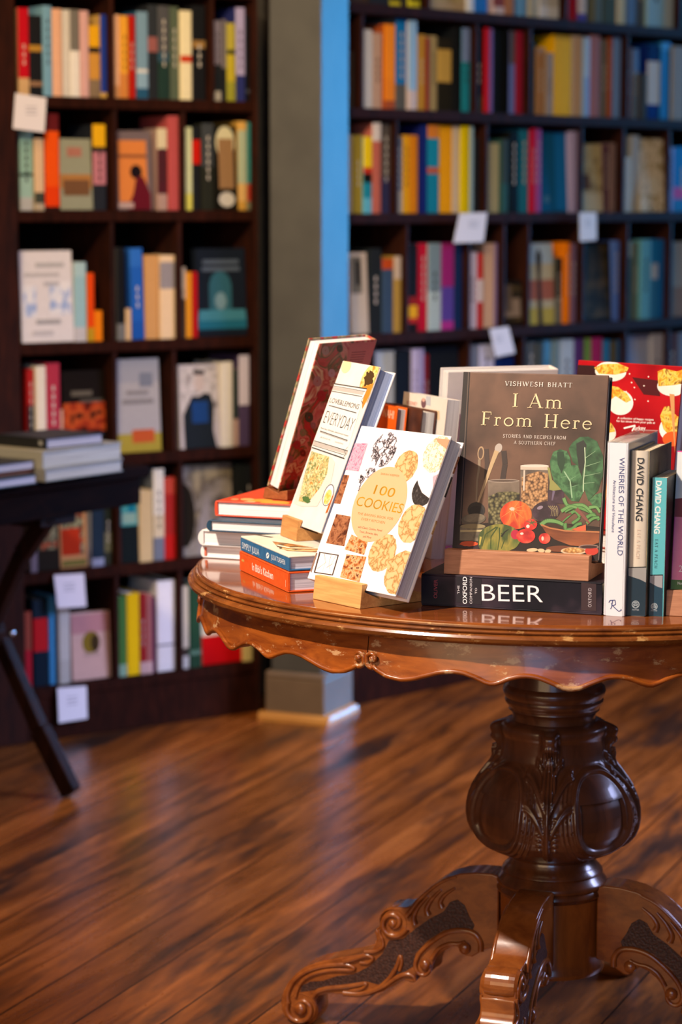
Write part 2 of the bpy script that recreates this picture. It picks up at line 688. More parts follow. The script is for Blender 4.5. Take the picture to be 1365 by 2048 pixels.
def shelf_row(case, side, rowname, z, sx, sy, off, rows, tallgroup):
    """rows: (x0, x1, ytop, description, spec); pixels in a crop with scale sx and offset off"""
    st = case.stiles
    divs = []
    top = ([case.top] + case.levels)[case.levels.index(z)] - BT
    for i, r in enumerate(rows):          # an upright stands in each gap of the row
        if r[4] is None:
            x = (rows[i - 1][1] + rows[i + 1][0]) / 2
            divs.append(case.u(off[0] + x * sx, off[1] + 300 * sx, .02))
    for ud in divs:
        b = MB()
        b.box(ud - .0055, ud + .0055, .004, DEPTH, z + .0002, top - .0002, SHELF_V)
        b.build('divider', case.root, bevel=.0015)
    cuts = [(a - .0062, a + .0062) for a in divs] + [(st[0][0], st[0][1] + .0006), (st[-1][0] - .0006, st[-1][1])]
    prev_u = st[0][1] + .0006
    prev_d = None
    for r in rows:
        x0, x1, yt, desc, spec = r[:5]
        opt = r[5] if len(r) > 5 else {}
        if spec is None:            # upright between two cubbies
            continue
        face = isinstance(spec, tuple)
        back = opt.get('back', 0)
        sb = .014 + random.random() * .012 + back
        px0, px1, py = off[0] + x0 * sx, off[0] + x1 * sx, off[1] + yt * sx
        u0, zt = case.loc(px0, py, sb)
        u1, zt1 = case.loc(px1, py, sb)
        zt = (zt + zt1) / 2
        if not opt.get('over'):
            u0 = max(u0, prev_u + .0006)
        for c0, c1 in cuts:               # keep clear of the uprights
            if c0 < (u0 + u1) / 2 < c1:
                if u1 - c1 > c0 - u0:
                    u0 = max(u0, c1)
                else:
                    u1 = min(u1, c0)
            elif (u0 + u1) / 2 <= c0 < u1:
                u1 = c0
            elif u0 < c1 <= (u0 + u1) / 2:
                u0 = c1
        if u1 - u0 < .005:
            continue
        H = opt.get('h') or max(.07, zt - z)
        ceil_h = opt.get('max', .238)
        H = min(H, ceil_h)
        W = u1 - u0
        prev_u = max(prev_u, u1)
        lean = opt.get('lean', 0)
        O = case.P + case.x * u0 + case.y * sb + Vector((0, 0, z + .0005))
        Z = Vector((0, 0, 1))
        X, Y = case.x.copy(), case.y.copy()
        if lean:                   # leaning sideways against a neighbour
            l = R(lean)
            X2 = X * cos(l) - Z * sin(l)
            Z2 = Z * cos(l) + X * sin(l)
            if lean < 0:
                pass
            O = O + (Vector((0, 0, 1)) * (sin(abs(l)) * W if lean > 0 else 0))
            X, Z = X2, Z2
        if face and not lean:
            l = R(3)
            Zl = Z * cos(l) + Y * sin(l)
            Y = Y * cos(l) - Z * sin(l)
            Z = Zl
            O = O + Vector((0, 0, .0016))
        root = empty('book', axes(O, X, Y, Z))
        where = ('right of the %s one' % prev_d.replace(' cover-out', '').replace(' half', '')) if prev_d else 'first at the left'
        lab = '%s book, %s, %s row, %s bookcase' % (desc, where, rowname, side)
        if opt.get('lab'):
            lab = opt['lab']
        tag(root, lab, 'book', tallgroup)
        prev_d = desc
        if face:
            base, pats = spec
            T = opt.get('t', .024)
            b = MB()
            cm = col_mat(base)
            b.box(0, W, 0, .002, 0, H, cm)
            b.box(0, W, T - .002, T, 0, H, cm)
            b.box(0, .002, .002, T - .002, 0, H, cm)
            b.build('cover', root)
            b = MB()
            b.box(.002, W - .003, .002, T - .002, .002, H - .003, PAGES)
            b.build('page_block', root)
            if pats:
                b = MB()
                for k, p in enumerate(pats):
                    y = -.0004 - .0002 * k
                    if p[0] == 'e':
                        _, cx, cy, rx, ry, c = p
                        b.face([(W * min(.995, max(.005, cx + rx * cos(t * pi / 10))), y, H * min(.995, max(.005, cy + ry * sin(t * pi / 10)))) for t in range(20)], mat_of(c))
                    elif p[0] == 'p':
                        b.face([(W * a, y, H * bb) for a, bb in p[1]], mat_of(p[2]))
                    else:
                        a0, b0, a1, b1, c = p
                        b.face([(W * a0, y, H * b0), (W * a1, y, H * b0), (W * a1, y, H * b1), (W * a0, y, H * b1)], mat_of(c))
                b.build('cover_art', root, tri=True)
        else:
            bands = []
            if ':' in spec:
                for part in spec.split(','):
                    c, f = part.split(':')
                    bands.append((c, float(f)))
            else:
                bands = [(spec, 1.0)]
            D = opt.get('d', .13 + random.random() * .03)
            t = min(.0025, W * .16)
            b = MB()
            # rounded spine: three strips
            bow = min(.0022, W * .09)
            z0 = 0
            for c, f in bands:
                z1 = H * f
                cm = mat_of(c)
                xs = [0, min(W * .14, .003), W * .5, W - min(W * .14, .003), W]
                ys = [bow, bow * .12, 0, bow * .12, bow]
                for i in range(4):
                    b.face([(xs[i], ys[i], z0), (xs[i + 1], ys[i + 1], z0), (xs[i + 1], ys[i + 1], z1), (xs[i], ys[i], z1)], cm)
                z0 = z1
            cm = mat_of(opt.get('side') or bands[0][0])
            b.box(0, t, bow, D, 0, H, cm)
            b.box(W - t, W, bow, D, 0, H, cm)
            b.build('cover', root, norm=False)
            b = MB()
            b.box(t, W - t, bow + .0008, D - .003, .002, H - .0035, PAGES if int(bands[0][0][:2], 16) > 60 else PAGES_CREAM)
            b.build('page_block', root)
            # lettering panel on the spine, a small bar of title in contrast
            if W > .014 and not opt.get('plain'):
                bc = bands[-1][0]
                lum = sum(int(bc[i:i + 2], 16) for i in (0, 2, 4)) / 3
                tc = '2a2724' if lum > 120 else 'b9b2a4'
                b = MB()
                for k in range(random.randint(3, 6)):
                    zz = H * (.35 + .09 * k)
                    if zz + H * .06 > H * .95:
                        break
                    b.face([(W * .42, -.0004, zz), (W * .58, -.0004, zz), (W * .58, -.0004, zz + H * .055), (W * .42, -.0004, zz + H * .055)],
                           col_mat(tc))
                if b.f and opt.get('title', random.random() < .45):
                    b.build('spine_title', root, norm=False)


NAMED = {}


def mat_of(c):
    return NAMED[c] if c in NAMED else col_mat(c)


NAMED['sky'] = mottled('art_sky', ['9fa7a8', 'c6c6be', '8c9699'], 18)
NAMED['blotch_blue'] = mottled('art_blotch', ['d9d6cf', 'cfd1d0', '8fa3c4'], 30, lo=.4, hi=.6)
NAMED['portrait'] = mottled('art_portrait', ['8f8880', 'c4bcb2', '6b655e'], 25)
NAMED['olive_photo'] = mottled('art_olive', ['77694a', 'a79a70', '8a7a52'], 22)
NAMED['floral'] = mottled('art_floral', ['8e7f56', 'b5a88a', 'd8cdb4', '7d6d49'], 34)
NAMED['stone'] = mottled('art_stone', ['4d453c', '8d8577', '5d5447', '9a8c6b'], 12)
NAMED['darkred_photo'] = mottled('art_darkred', ['1c0d0a', '8a2a14', 'b54d20', '2a120c'], 26)
NAMED['food_dark'] = mottled('art_food', ['221c14', '8c8a66', '3b2a1c', 'a8583a'], 40)
NAMED['dark_olive'] = mottled('art_darkolive', ['1d1a13', '2e281b', '4a3c22'], 24)

for m_ in NAMED.values():
    bs_ = m_.node_tree.nodes['Principled BSDF']
    bs_.inputs['Roughness'].default_value = .78
    bs_.inputs['Specular IOR Level'].default_value = .05

s1 = 540 / 1365
g = 'books on the top row of the left bookcase'
shelf_row(LC, 'left', 'top', LZ[0], s1, s1, (0, 0), [
    (90, 145, 40, 'tall scarlet', 'c4a070:.2,b81220:1'), (146, 212, 78, 'black emblem', '1c1d20:.12,8a6a50:.18,1c1d20:.55,a87e30:.63,1c1d20:1'),
    (215, 262, 30, 'tall light blue', '6f9cb4'), (262, 312, 45, 'tall peach', 'd9a888'), (314, 350, 50, 'off white', 'c9c4b8'),
    (351, 402, 50, 'white with grey head', 'dad6cc:.53,6e6a62:1', {'title': False}), (403, 448, 55, 'pale pink', 'c99e98'),
    (450, 505, 130, 'mustard and black', '7d6a52:.25,c08a3a:.62,26221e:.7,d8a018:1'), (507, 545, 75, 'royal blue', 'c09a50:.06,20388c:1'),
    (0, 0, 0, '', None),
    (562, 605, 75, 'cream and peach', 'c08a5a:.15,d9a880:1'), (606, 648, 80, 'orange to yellow', 'c07a3a:.3,d89a30:1'), (649, 684, 80, 'bright red', 'a81c10'),
    (684, 748, 60, 'pale blue banded', '24506e:.12,7f9fb4:.3,c8c6c0:.34,7090a4:1'), (749, 797, 25, 'charcoal with pink mark', '23262a:.5,8a5450:.66,2c3034:1'),
    (798, 856, 30, 'slate and teal', '20352f:.4,2c4a5a:.5,4a4a4c:1'), (857, 905, 35, 'sage green', '4f5a48'), (906, 970, 55, 'cream with red dot', 'd8cda4:.42,b83a1c:.5,d8cda4:1', {'title': False}),
    (972, 1040, 15, 'tall black', '17181a:.55,8a6a3a:.63,17181a:1'), (0, 0, 0, '', None),
    (1080, 1118, 105, 'grey lavender', 'a8a294:.12,1e2226:.45,7c7480:1'), (1119, 1145, 100, 'dark taupe', '1e2024:.4,6e6668:1'), (1147, 1193, 118, 'lime and olive', '8c8c30:.25,b0a02c:.6,3a3a20:.66,a89c3c:1'),
    (1194, 1240, 40, 'lavender', '2a3068:.28,a39ac0:1'), (1242, 1285, 80, 'black glossy', '121316:.1,3e4248:.14,121316:1')], g)
g = 'books on the second row of the left bookcase'
shelf_row(LC, 'left', 'second', LZ[1], s1, s1, (0, 0), [
    (97, 165, 655, 'mint green', 'a8a8a0:.16,8fb0a0:.42,2c4038:.46,86aa98:1'), (170, 222, 700, 'cream half', 'a89a80:.1,3c4036:.25,d0b088:1'),
    (225, 298, 575, 'flame orange', '2a1410:.04,d83c0c:.25,e05010:.82,5c1a1c:1'),
    (303, 466, 705, 'grey green cover-out', ('8a8c74', [(.02, .3, .98, .5, 'a0703c'), (.1, .2, .92, .42, '6a4a30'), (.25, .75, .7, .88, 'a06a58')]), {}),
    (470, 535, 630, 'yellow topped black', '23262c:.3,b07078:.68,26221e:.74,d8a416:1'), (0, 0, 0, '', None),
    (592, 770, 665, 'orange silhouette cover-out', ('6a5c5c', [(.06, .1, .86, .88, 'c8783a'), (.06, .66, .86, .7, '7a4a30'), ('e', .55, .48, .17, .09, '1a1216'), ('p', [(.3, .05), (.45, .2), (.55, .42), (.75, .42), (.95, .2), (.95, 0), (.3, 0)], '5a1420'), (.02, .02, .45, .09, 'a89088')])),
    (796, 846, 650, 'maroon cream headed', 'a08478:.2,4a1e26:.75,c8bc98:1'), (849, 905, 585, 'rose red', 'a84a48'), (0, 0, 0, '', None),
    (915, 972, 645, 'pale lime', 'd0c858:.2,c8cc98:1'), (974, 1015, 640, 'black with red label', '1a1c1e:.55,b8180c:.84,1a1c1e:1', {'title': False}),
    (1017, 1082, 625, 'dark slate', '24261f:.5,3a3e40:1'), (1090, 1203, 640, 'black glowing cover-out', ('15140f', [('e', .5, .8, .42, .2, 'c2bc98'), (.18, .25, .85, .85, '8a6a48'), ('e', .5, .12, .36, .09, 'b8b4aa')])),
    (1206, 1248, 615, 'mint and tan', 'b88c3c:.1,c8a060:.3,a0ac90:.9,c89c50:1'), (1249, 1290, 620, 'teal', '6a6a50:.1,a03020:.3,2c7a74:1')], g)
g = 'books on the third row of the left bookcase'
shelf_row(LC, 'left', 'third', LZ[2], s1, s1, (0, 430), [
    (105, 370, 185, 'white blue splashed cover-out', ('cfcac4', [(.05, .28, .3, .62, 'blotch_blue'), (.55, .3, .96, .66, 'blotch_blue'), (.3, .82, .85, .87, 'a8a6a0'), (.08, .72, .75, .76, 'b0aca6'), (.45, .62, .75, .66, 'a8a6a4'), (.28, .2, .75, .25, '9a9894'), (.2, .08, .6, .13, 'b4b0ac')])),
    (373, 436, 240, 'pale aqua', 'b8b4b0:.18,8fb4b4:.82,9fbcb8:1'), (437, 476, 295, 'vermilion', 'b08a20:.2,d84410:1'), (478, 519, 485, 'short orange', 'e07a10:1', {'plain': 1}),
    (0, 0, 0, '', None),
    (590, 632, 168, 'tall black', '6a6a66:.18,17181a:1'), (633, 664, 475, 'short cream', 'c8a87a'), (666, 730, 170, 'tall cobalt', '1c4f9c:.2,2058a8:.8,2c66b4:1', {'lean': -1.5}),
    (731, 800, 205, 'tan', 'c09058'), (801, 886, 205, 'cream grey panelled', 'd8bc94:.6,8a8484:.92,d8bc94:1', {'title': False}), (0, 0, 0, '', None),
    (906, 940, 265, 'cream and black', '3a342a:.55,b0a088:1'), (941, 970, 290, 'amber', 'd08a20'), (971, 1000, 290, 'red', 'a81418'),
    (1003, 1248, 172, 'midnight blue cover-out', ('161d28', [(0, .08, 1, .24, '1e6078'), (.02, .18, .98, .3, '3c7a8c'), (.24, .3, .7, .6, '2c5a6a'), ('e', .47, .58, .22, .16, '2c5a6a'), ('e', .47, .4, .12, .1, '6a8a94'), (.12, .82, .86, .87, '4a5666'), (.1, .74, .88, .79, '4a5666')]))], g)
g = 'books on the fourth row of the left bookcase'
shelf_row(LC, 'left', 'fourth', LZ[3], s1, s1, (0, 430), [
    (138, 172, 780, 'crimson and black', '9a1c1c:.28,1c1e22:.6,a02020:1'), (174, 232, 765, 'ivory', 'd4ccb4'), (233, 302, 735, 'raspberry', 'a03040'), (303, 318, 985, 'small buff', 'c8a080'),
    (322, 535, 790, 'black and ember cover-out', ('17120f', [(0, .28, 1, .62, 'darkred_photo'), (.2, .7, .7, .76, '5a5446'), (.4, .62, .95, .66, '4a463c')])), (0, 0, 0, '', None),
    (588, 812, 722, 'misty landscape cover-out', ('9d9a96', [(0, .75, 1, 1, '8f9092'), (.55, .7, .85, .85, '6f747c'), (0, 0, 1, .2, '9a8a34'), (.35, .1, .85, .24, 'b05028'), (.25, .62, .75, .66, '7c7874'), (.15, .52, .85, .57, '7c7874')])), (0, 0, 0, '', None),
    (912, 1116, 760, 'portrait cover-out', ('b4aca6', [(.04, .3, .96, .96, 'portrait'), ('p', [(.1, 0), (.08, .4), (.3, .62), (.5, .62), (.62, .66), (.78, .64), (.85, .5), (.82, .2), (.9, 0)], '1c2226'), ('e', .5, .78, .13, .11, 'b8a89a'), (.36, .88, .64, .93, '2a2622'), (.3, .3, .7, .56, '1c3c6a')])),
    (1117, 1178, 745, 'thick ivory', 'd8d2c0'), (1179, 1206, 780, 'mottled dark', 'b89a8c:.35,2c3a34:1'), (1208, 1262, 700, 'white and violet', '4a3c58:.45,c8c0cc:1')], g)
g = 'books on the fifth row of the left bookcase'
shelf_row(LC, 'left', 'fifth', LZ[4], s1, s1, (0, 900), [
    (152, 186, 285, 'narrow grey', '6a6068'), (188, 300, 262, 'dark food photo cover-out', ('201c16', [(.1, .3, .9, .95, 'food_dark')])),
    (304, 440, 250, 'red and black cover-out', ('b08050', [(.05, .16, .88, .98, 'food_dark'), (.05, .16, .75, .5, 'a02c14'), (.05, .02, .95, .1, '6a6430')]), {'h': .2}),
    (462, 525, 250, 'navy', '8a90a0:.12,1c2a38:1'), (527, 565, 250, 'dark olive', '2c3028:.2,5a5a40:.5,22281f:1'), (0, 0, 0, '', None),
    (612, 702, 215, 'teal over black cover-out', ('12191a', [(0, .52, 1, 1, '3f8a84'), (.45, .65, .85, .9, '106a7a'), (.1, .55, .9, .7, '7a9a88')])), (704, 772, 205, 'beige', 'c0a878'),
    (775, 830, 95, 'tall ivory', '6a707a:.25,c8b894:.5,d4ceb8:1'), (832, 890, 140, 'red spine', 'b01c18:.3,9a2420:.8,b04030:1'), (0, 0, 0, '', None),
    (916, 1180, 70, 'large grey stone cover-out', ('4c4438', [(.0, .0, 1, 1, 'stone'), ('e', .08, .45, .2, .35, '1f1a12'), ('p', [(.3, 0), (.35, .4), (.55, .7), (.6, .2), (.55, 0)], '8f8882')])),
    (1192, 1238, 75, 'black cloth', '1a1d1c'), (1240, 1290, 75, 'black ribbed', '1c2020:.3,30342f:.5,17191a:1')], g)
g = 'books on the bottom row of the left bookcase'
shelf_row(LC, 'left', 'bottom', LZ[5], s1, s1, (0, 900), [
    (120, 158, 820, 'rust and red', 'a01c28:.5,8a4030:1'), (166, 240, 755, 'navy red labelled', '14202a:.4,b01c20:.78,1a2630:1', {'title': False}), (246, 284, 740, 'blue edged', '3c80a8'), (285, 352, 775, 'grey white', 'a8a498:.3,b4b0a4:1'),
    (366, 560, 828, 'pink cover-out with gold roundel', ('c09c8c', [(0, .7, 1, .98, 'b07c78'), ('e', .5, .55, .23, .17, '7a6420'), ('e', .6, .54, .11, .13, '3a2c18'), (.3, .35, .72, .4, 'a88c7c')])), (0, 0, 0, '', None),
    (582, 640, 740, 'leaf green', '7a9a80:.15,3f6a34:1'), (642, 705, 725, 'canary yellow', 'dcb410'), (706, 738, 725, 'brick maroon', 'b89a94:.15,8a1c20:1'), (739, 770, 730, 'dusty pink', 'c0a098:.15,9a5c58:1'), (771, 790, 745, 'plum', '4a2440'),
    (792, 885, 660, 'thick white', 'd2d0cc:.28,4a4c54:.3,d8d6d4:1', {'title': False}), (0, 0, 0, '', None),
    (907, 955, 690, 'cream striped', 'b8b4a8:.15,3a342c:.25,c4b89c:1'), (957, 1018, 665, 'bottle green', '24402c:.15,5a7a64:.2,24442e:1'),
    (1022, 1222, 850, 'red and cream cover-out', ('d8d0b0', [(0, 0, 1, .62, 'c00c10')])), (1224, 1290, 990, 'small cream gold', 'c8b470', {'plain': 1})], g)

b = MB()
ob_u0, zt = LC.loc(99, 1128, .02)
ob_u1, _ = LC.loc(181, 1128, .02)

# right bookcase
s2 = 705 / 1365
g = 'books on the top row of the right bookcase'
H0 = {'h': .215}
shelf_row(RC, 'right', 'top', RZ[0], s2, s2, (660, 0), [
    (70, 150, 0, 'dark brown', '3a2c22', H0), (152, 232, 0, 'charcoal', '22242a', H0), (236, 276, 0, 'black yellow footed', 'b8b030:.06,24241c:1', H0), (278, 302, 0, 'dark grey', '2c2c2c', H0), (304, 352, 0, 'black with lime foot', 'b4b02a:.08,1e1e16:1', H0), (0, 0, 0, '', None),
    (384, 526, 0, 'tan photo cover-out', ('a08c70', [(.1, .1, .9, .9, 'olive_photo')]), H0), (530, 561, 0, 'white', 'c4c8cc', H0), (562, 612, 0, 'mid blue', '2468b0', H0), (635, 679, 0, 'white and rose', 'c0a8a0:.1,7a3a34:1', H0), (680, 716, 0, 'rust brown', 'a06840', H0), (740, 766, 0, 'bright blue', '5a90c8', H0), (770, 806, 0, 'beige grey', 'a09c88', H0),
    (815, 890, 0, 'thick white', 'bfc0c0:.15,a8a49a:1', H0), (0, 0, 0, '', None), (908, 957, 0, 'oxblood', '9a1820', H0), (960, 996, 0, 'tan and purple', '4a3c7c:.1,b8a08c:1', H0), (1025, 1057, 0, 'dark sage', '55594c', H0), (1060, 1112, 0, 'olive green', '40442e', H0), (1113, 1146, 0, 'sand edged', 'b8a478', H0),
    (1150, 1185, 0, 'slate blue', '56687c', H0), (1186, 1222, 0, 'steel grey', '4c5a66', H0), (1225, 1300, 0, 'thick pale teal', '84a4a8', H0), (1302, 1334, 0, 'pale grey', '9aa8ac', H0), (0, 0, 0, '', None), (1345, 1400, 0, 'forest', '24382c', H0)], g)
g = 'books on the second row of the right bookcase'
shelf_row(RC, 'right', 'second', RZ[1], s2, s2, (660, 0), [
    (48, 70, 95, 'salmon topped', '2e2620:.6,a86058:1'), (72, 96, 200, 'dark umber', '342a22'), (0, 0, 0, '', None),
    (124, 166, 115, 'chalk white', 'bcb4a8'), (168, 204, 128, 'beige pink', 'b09484'), (206, 256, 95, 'bright orange', '9a4820:.1,e07c10:.35,e88410:1', {'title': False}), (258, 299, 72, 'azure', '55585a:.28,1470b8:1'), (301, 340, 80, 'pale blue', 'c0b0ac:.22,8ab0cc:1'),
    (342, 373, 135, 'ochre', 'b08434'), (374, 388, 145, 'maroon', '7c2228'), (389, 418, 140, 'khaki', '9a8a60'), (420, 474, 150, 'dark with gold flame', '23221c:.4,b8984c:.85,26241e:1', {'title': False}), (475, 513, 105, 'black', '14171a'), (514, 546, 110, 'blue and teal', '1c7a8a:.6,6c80a8:1'), (0, 0, 0, '', None),
    (563, 598, 112, 'black and moss', '3a3c1c:.2,10150f:1'), (600, 622, 108, 'signal red', 'b01424'), (623, 634, 112, 'thin violet', '7460a0'), (636, 698, 115, 'thick black', '0f1214'), (700, 722, 120, 'periwinkle', '5a6cb0:.6,4c4c58:1'), (723, 752, 122, 'crimson', '8c1c34'), (0, 0, 0, '', None),
    (772, 798, 165, 'dark green', '1c2616'), (800, 836, 185, 'tan', '9c7450'), (838, 868, 205, 'grey beige', '8a7c70'), (870, 938, 138, 'thick canary yellow', 'dca408:.95,b48a10:1', {'title': False}), (940, 980, 140, 'sand', 'b89c80'), (982, 1012, 145, 'pale sky', '7c9cc0:.5,9ab0c0:1'), (1014, 1050, 138, 'salmon brown', '94605a'), (1052, 1080, 155, 'pebble grey', '6c6862'), (1082, 1098, 145, 'burnt orange', '9a4a24'), (1100, 1130, 145, 'cornflower', '6a90c8'), (0, 0, 0, '', None),
    (1150, 1174, 185, 'copper', '8a4424'), (1176, 1200, 190, 'blue grey', '5c7490'), (1202, 1232, 285, 'dark drab', '3a362c'), (1234, 1284, 175, 'navy white panelled', '0c2468:.2,bcb4a8:.78,0c2050:1', {'title': False}), (1286, 1324, 165, 'vivid azure', '2880c0:.9,4aa0dc:1', {'title': False}), (1326, 1380, 180, 'stone grey', '8c867c')], g)
g = 'books on the third row of the right bookcase'
shelf_row(RC, 'right', 'third', RZ[2], s2, s2, (660, 0), [
    (42, 88, 520, 'grey beige', '90867a'), (90, 128, 525, 'olive gold', '94802c'), (130, 166, 530, 'yellow black and teal', '58a4b4:.2,1c7c8c:.4,14120e:.52,b8301c:.6,e0c010:1', {'title': False}), (168, 200, 475, 'white over salmon', 'b06050:.8,ccc4bc:1'), (202, 240, 475, 'charcoal navy', '2c2c48:.4,4c4640:1'), (0, 0, 0, '', None),
    (252, 284, 530, 'ash grey', 'a8987e:.3,5c5c5e:1'), (286, 312, 525, 'golden', 'd89c18'), (314, 343, 525, 'amber brown', 'c87c18'), (345, 380, 485, 'navy', '141c5c'), (382, 426, 485, 'teal orange capped', '147488:.45,b0502c:.52,147c90:.85,c8741c:1', {'title': False}), (428, 476, 482, 'saffron', 'e09c0c'), (478, 506, 485, 'cream', 'bfae94'), (508, 545, 483, 'lime yellow', 'ccb80c'), (546, 558, 490, 'pale ice', '8fb0bc'), (560, 582, 535, 'black', '1c2024'), (0, 0, 0, '', None),
    (610, 658, 555, 'pale olive', 'a09c78'), (660, 694, 540, 'dark teal', '2c504c:.4,34403c:1'), (698, 734, 510, 'jet black', '10110f'), (736, 774, 500, 'petrol teal', '1c6c84'), (775, 802, 498, 'carmine', 'a80c2c'), (803, 822, 500, 'orchid', '8c4484'), (824, 926, 512, 'deep blue cover-out', ('115078', [(.55, .02, .98, .98, '1464a0'), (.1, .12, .3, .2, '3c6a84')])), (928, 962, 510, 'lavender', '9a90b0'), (0, 0, 0, '', None),
    (968, 1062, 560, 'olive photo cover-out', ('8c8058', [(0, 0, 1, .28, 'a89c7c'), (0, .3, 1, 1, 'olive_photo'), (.1, .32, .5, .55, '54381f')])), (1066, 1086, 560, 'plum grey', '4c3440'), (1088, 1112, 555, 'mauve', '76605c'), (0, 0, 0, '', None),
    (1144, 1168, 610, 'short white', 'bcb4a4'), (1170, 1202, 525, 'bone white', '9c9a90'), (1206, 1302, 540, 'cream floral cover-out', ('b0a488', [(0, 0, 1, 1, 'floral'), ('e', .55, .35, .28, .14, 'c8c4b0')])), (0, 0, 0, '', None),
    (1312, 1336, 570, 'pale lilac', 'a098b8'), (1338, 1400, 570, 'azure and pink', '2c84b8:.2,c060a0:.38,2484c0:1')], g)
g = 'books on the fourth row of the right bookcase'
shelf_row(RC, 'right', 'fourth', RZ[3], s2, s2, (660, 420), [
    (42, 78, 200, 'rust', '6c2414'), (80, 152, 168, 'cream black headed cover-out', ('b4a48c', [(.05, .5, .7, .95, '6a6250'), (.35, .6, .6, .9, '1a1814')])), (155, 202, 150, 'slate black', '1f2426'), (206, 248, 190, 'denim blue orange capped', '34485c:.86,b04418:1'), (250, 280, 180, 'tan gold', 'a08038:.7,b8a488:1'), (0, 0, 0, '', None),
    (290, 342, 130, 'black with flame', '1c100c:.1,b8281c:.16,e0a010:.3,8c1c14:.4,181414:1', {'title': False}), (345, 380, 130, 'ruby', 'b0142c'), (382, 434, 130, 'pale teal mottled', 'a0b4b0:.45,70868a:1'), (436, 484, 130, 'magenta and violet', 'a03080:.1,50408c:.5,8c2468:1'), (486, 516, 130, 'dark navy', '14284c'), (0, 0, 0, '', None),
    (532, 574, 165, 'blush white', 'b8a4a0'), (576, 596, 168, 'red and white', 'b01c18:.35,c8bcb4:.65,b8201c:1', {'title': False}), (598, 640, 130, 'biscuit', 'c4a080'), (641, 655, 130, 'slim lilac', '7c6c94'), (0, 0, 0, '', None),
    (664, 750, 275, 'black and buff cover-out', ('1c1612', [(.05, .1, .95, .88, 'dark_olive'), (.08, .2, .9, .6, '82705a'), (.2, .3, .5, .9, '5a4c3c')])), (0, 0, 0, '', None),
    (760, 874, 132, 'sky figure cover-out', ('a89c78', [(0, .75, 1, 1, '96a4a4'), (0, .3, 1, .55, '94543c'), (0, 0, 1, .2, 'a49038'), ('p', [(.4, 0), (.42, .6), (.38, .85), (.5, .95), (.6, .85), (.55, .6), (.58, 0)], '2a241c')])), (876, 904, 185, 'dark grey spotted', '6a6a5c:.4,2c2c26:1'), (905, 934, 125, 'tangerine', 'd8740c'), (936, 958, 130, 'dusky mauve', '6c5468'), (0, 0, 0, '', None),
    (976, 1096, 125, 'shadowy olive cover-out', ('1c1813', [(.05, .05, .95, .95, 'dark_olive')])), (1100, 1125, 120, 'blue violet', '4c6cb0'), (0, 0, 0, '', None),
    (1150, 1174, 122, 'cream headed moss', '44503c:.8,a89c7c:1'), (1175, 1198, 125, 'green grey', '5c6c64'), (1200, 1248, 115, 'pale teal', '58949c'), (1250, 1276, 112, 'blue with white patch', '2c74ac:.5,9cb0c8:.7,1c70b0:1', {'title': False}), (1277, 1298, 115, 'sapphire', '1460a4'), (0, 0, 0, '', None),
    (1312, 1328, 120, 'dark blue', '143c70'), (1330, 1420, 125, 'buff cover-out', ('8c8070', [(0, 0, 1, .4, '806450')]))], g)
g = 'books on the fifth row of the right bookcase'
shelf_row(RC, 'right', 'fifth', RZ[4], s2, s2, (660, 420), [
    (80, 140, 540, 'dark grey', '34383c'), (0, 0, 0, '', None), (170, 210, 532, 'white grey', 'a4a8a4'), (212, 252, 530, 'pale olive grey', '9a9c90'), (256, 316, 545, 'black', '14171c'), (320, 345, 525, 'white violet', 'b0a8c0'), (346, 366, 530, 'lavender white', '9088a4'), (367, 384, 560, 'dark red', '7c1c20'), (386, 510, 530, 'black photo cover-out', ('14181c', [(.1, .3, .9, .4, '30363c')])), (0, 0, 0, '', None),
    (545, 580, 520, 'iron grey', '6c6c70'), (582, 638, 515, 'pale lilac white', 'a8a4b4:.5,b8b4c0:1'), (640, 715, 570, 'deep navy', '10285c'), (0, 0, 0, '', None), (765, 800, 512, 'gunmetal', '4c5050'), (802, 830, 515, 'graphite', '40443f'), (832, 860, 500, 'sky blue', '4c90bc'), (862, 892, 500, 'grey teal', '6a7c78'), (894, 948, 495, 'thick white', 'a8b0b0'), (950, 988, 490, 'purple', '503068'), (990, 1014, 490, 'grass green', '5c7c2c'), (1016, 1058, 485, 'fuchsia', '98184c'), (1062, 1088, 505, 'ocean blue', '28688c'), (1090, 1110, 510, 'olive', '5c5028'), (1112, 1128, 505, 'navy blue', '24486c'), (0, 0, 0, '', None),
    (1146, 1246, 478, 'pale grey cover-out', ('8c90a0', [(.1, .2, .9, .8, '8890a4')])), (1250, 1296, 475, 'soft white', '9c9ca4'), (0, 0, 0, '', None), (1308, 1350, 470, 'chestnut', '54281c'), (1352, 1400, 475, 'grey blue', '6c7888')], g)

# orange book lying flat on the fifth row, below the face-out ones is hidden; price cards on the shelf edges
CARD = flat('dcd8d8', .6, .3, .02)


def card(case, px, label, z_top=None):
    q = [case.loc(x, y, -.012) for x, y in px]
    root = empty('price_card', case.M @ Matrix.Translation((q[0][0], -.012, q[0][1])))
    tag(root, label, 'card', 'white price cards on the bookcases')
    p = [(a - q[0][0], c - q[0][1]) for a, c in q]
    b = MB()
    b.prism(p, 0, .0012, CARD, 1)
    b.build('card_sheet', root)
    b = MB()
    # small clip that holds the card on the shelf edge
    xm = (p[0][0] + p[1][0]) / 2
    zm = min(p[0][1], p[1][1])
    b.box(xm - .012, xm + .012, .0012, .0055, zm - .012, zm - .006, SHELF)
    b.build('clip', root)
    b = MB()
    w = p[1][0] - p[0][0]
    h = p[0][1] - p[3][1]
    for k in range(3):
        b.face([(xm - w * .18, -.0004, zm - h * (.25 + k * .1)), (xm + w * .18, -.0004, zm - h * (.25 + k * .1)),
                (xm + w * .18, -.0004, zm - h * (.28 + k * .1)), (xm - w * .18, -.0004, zm - h * (.28 + k * .1))], flat('a09ca0'))
    b.build('printed_lines', root)


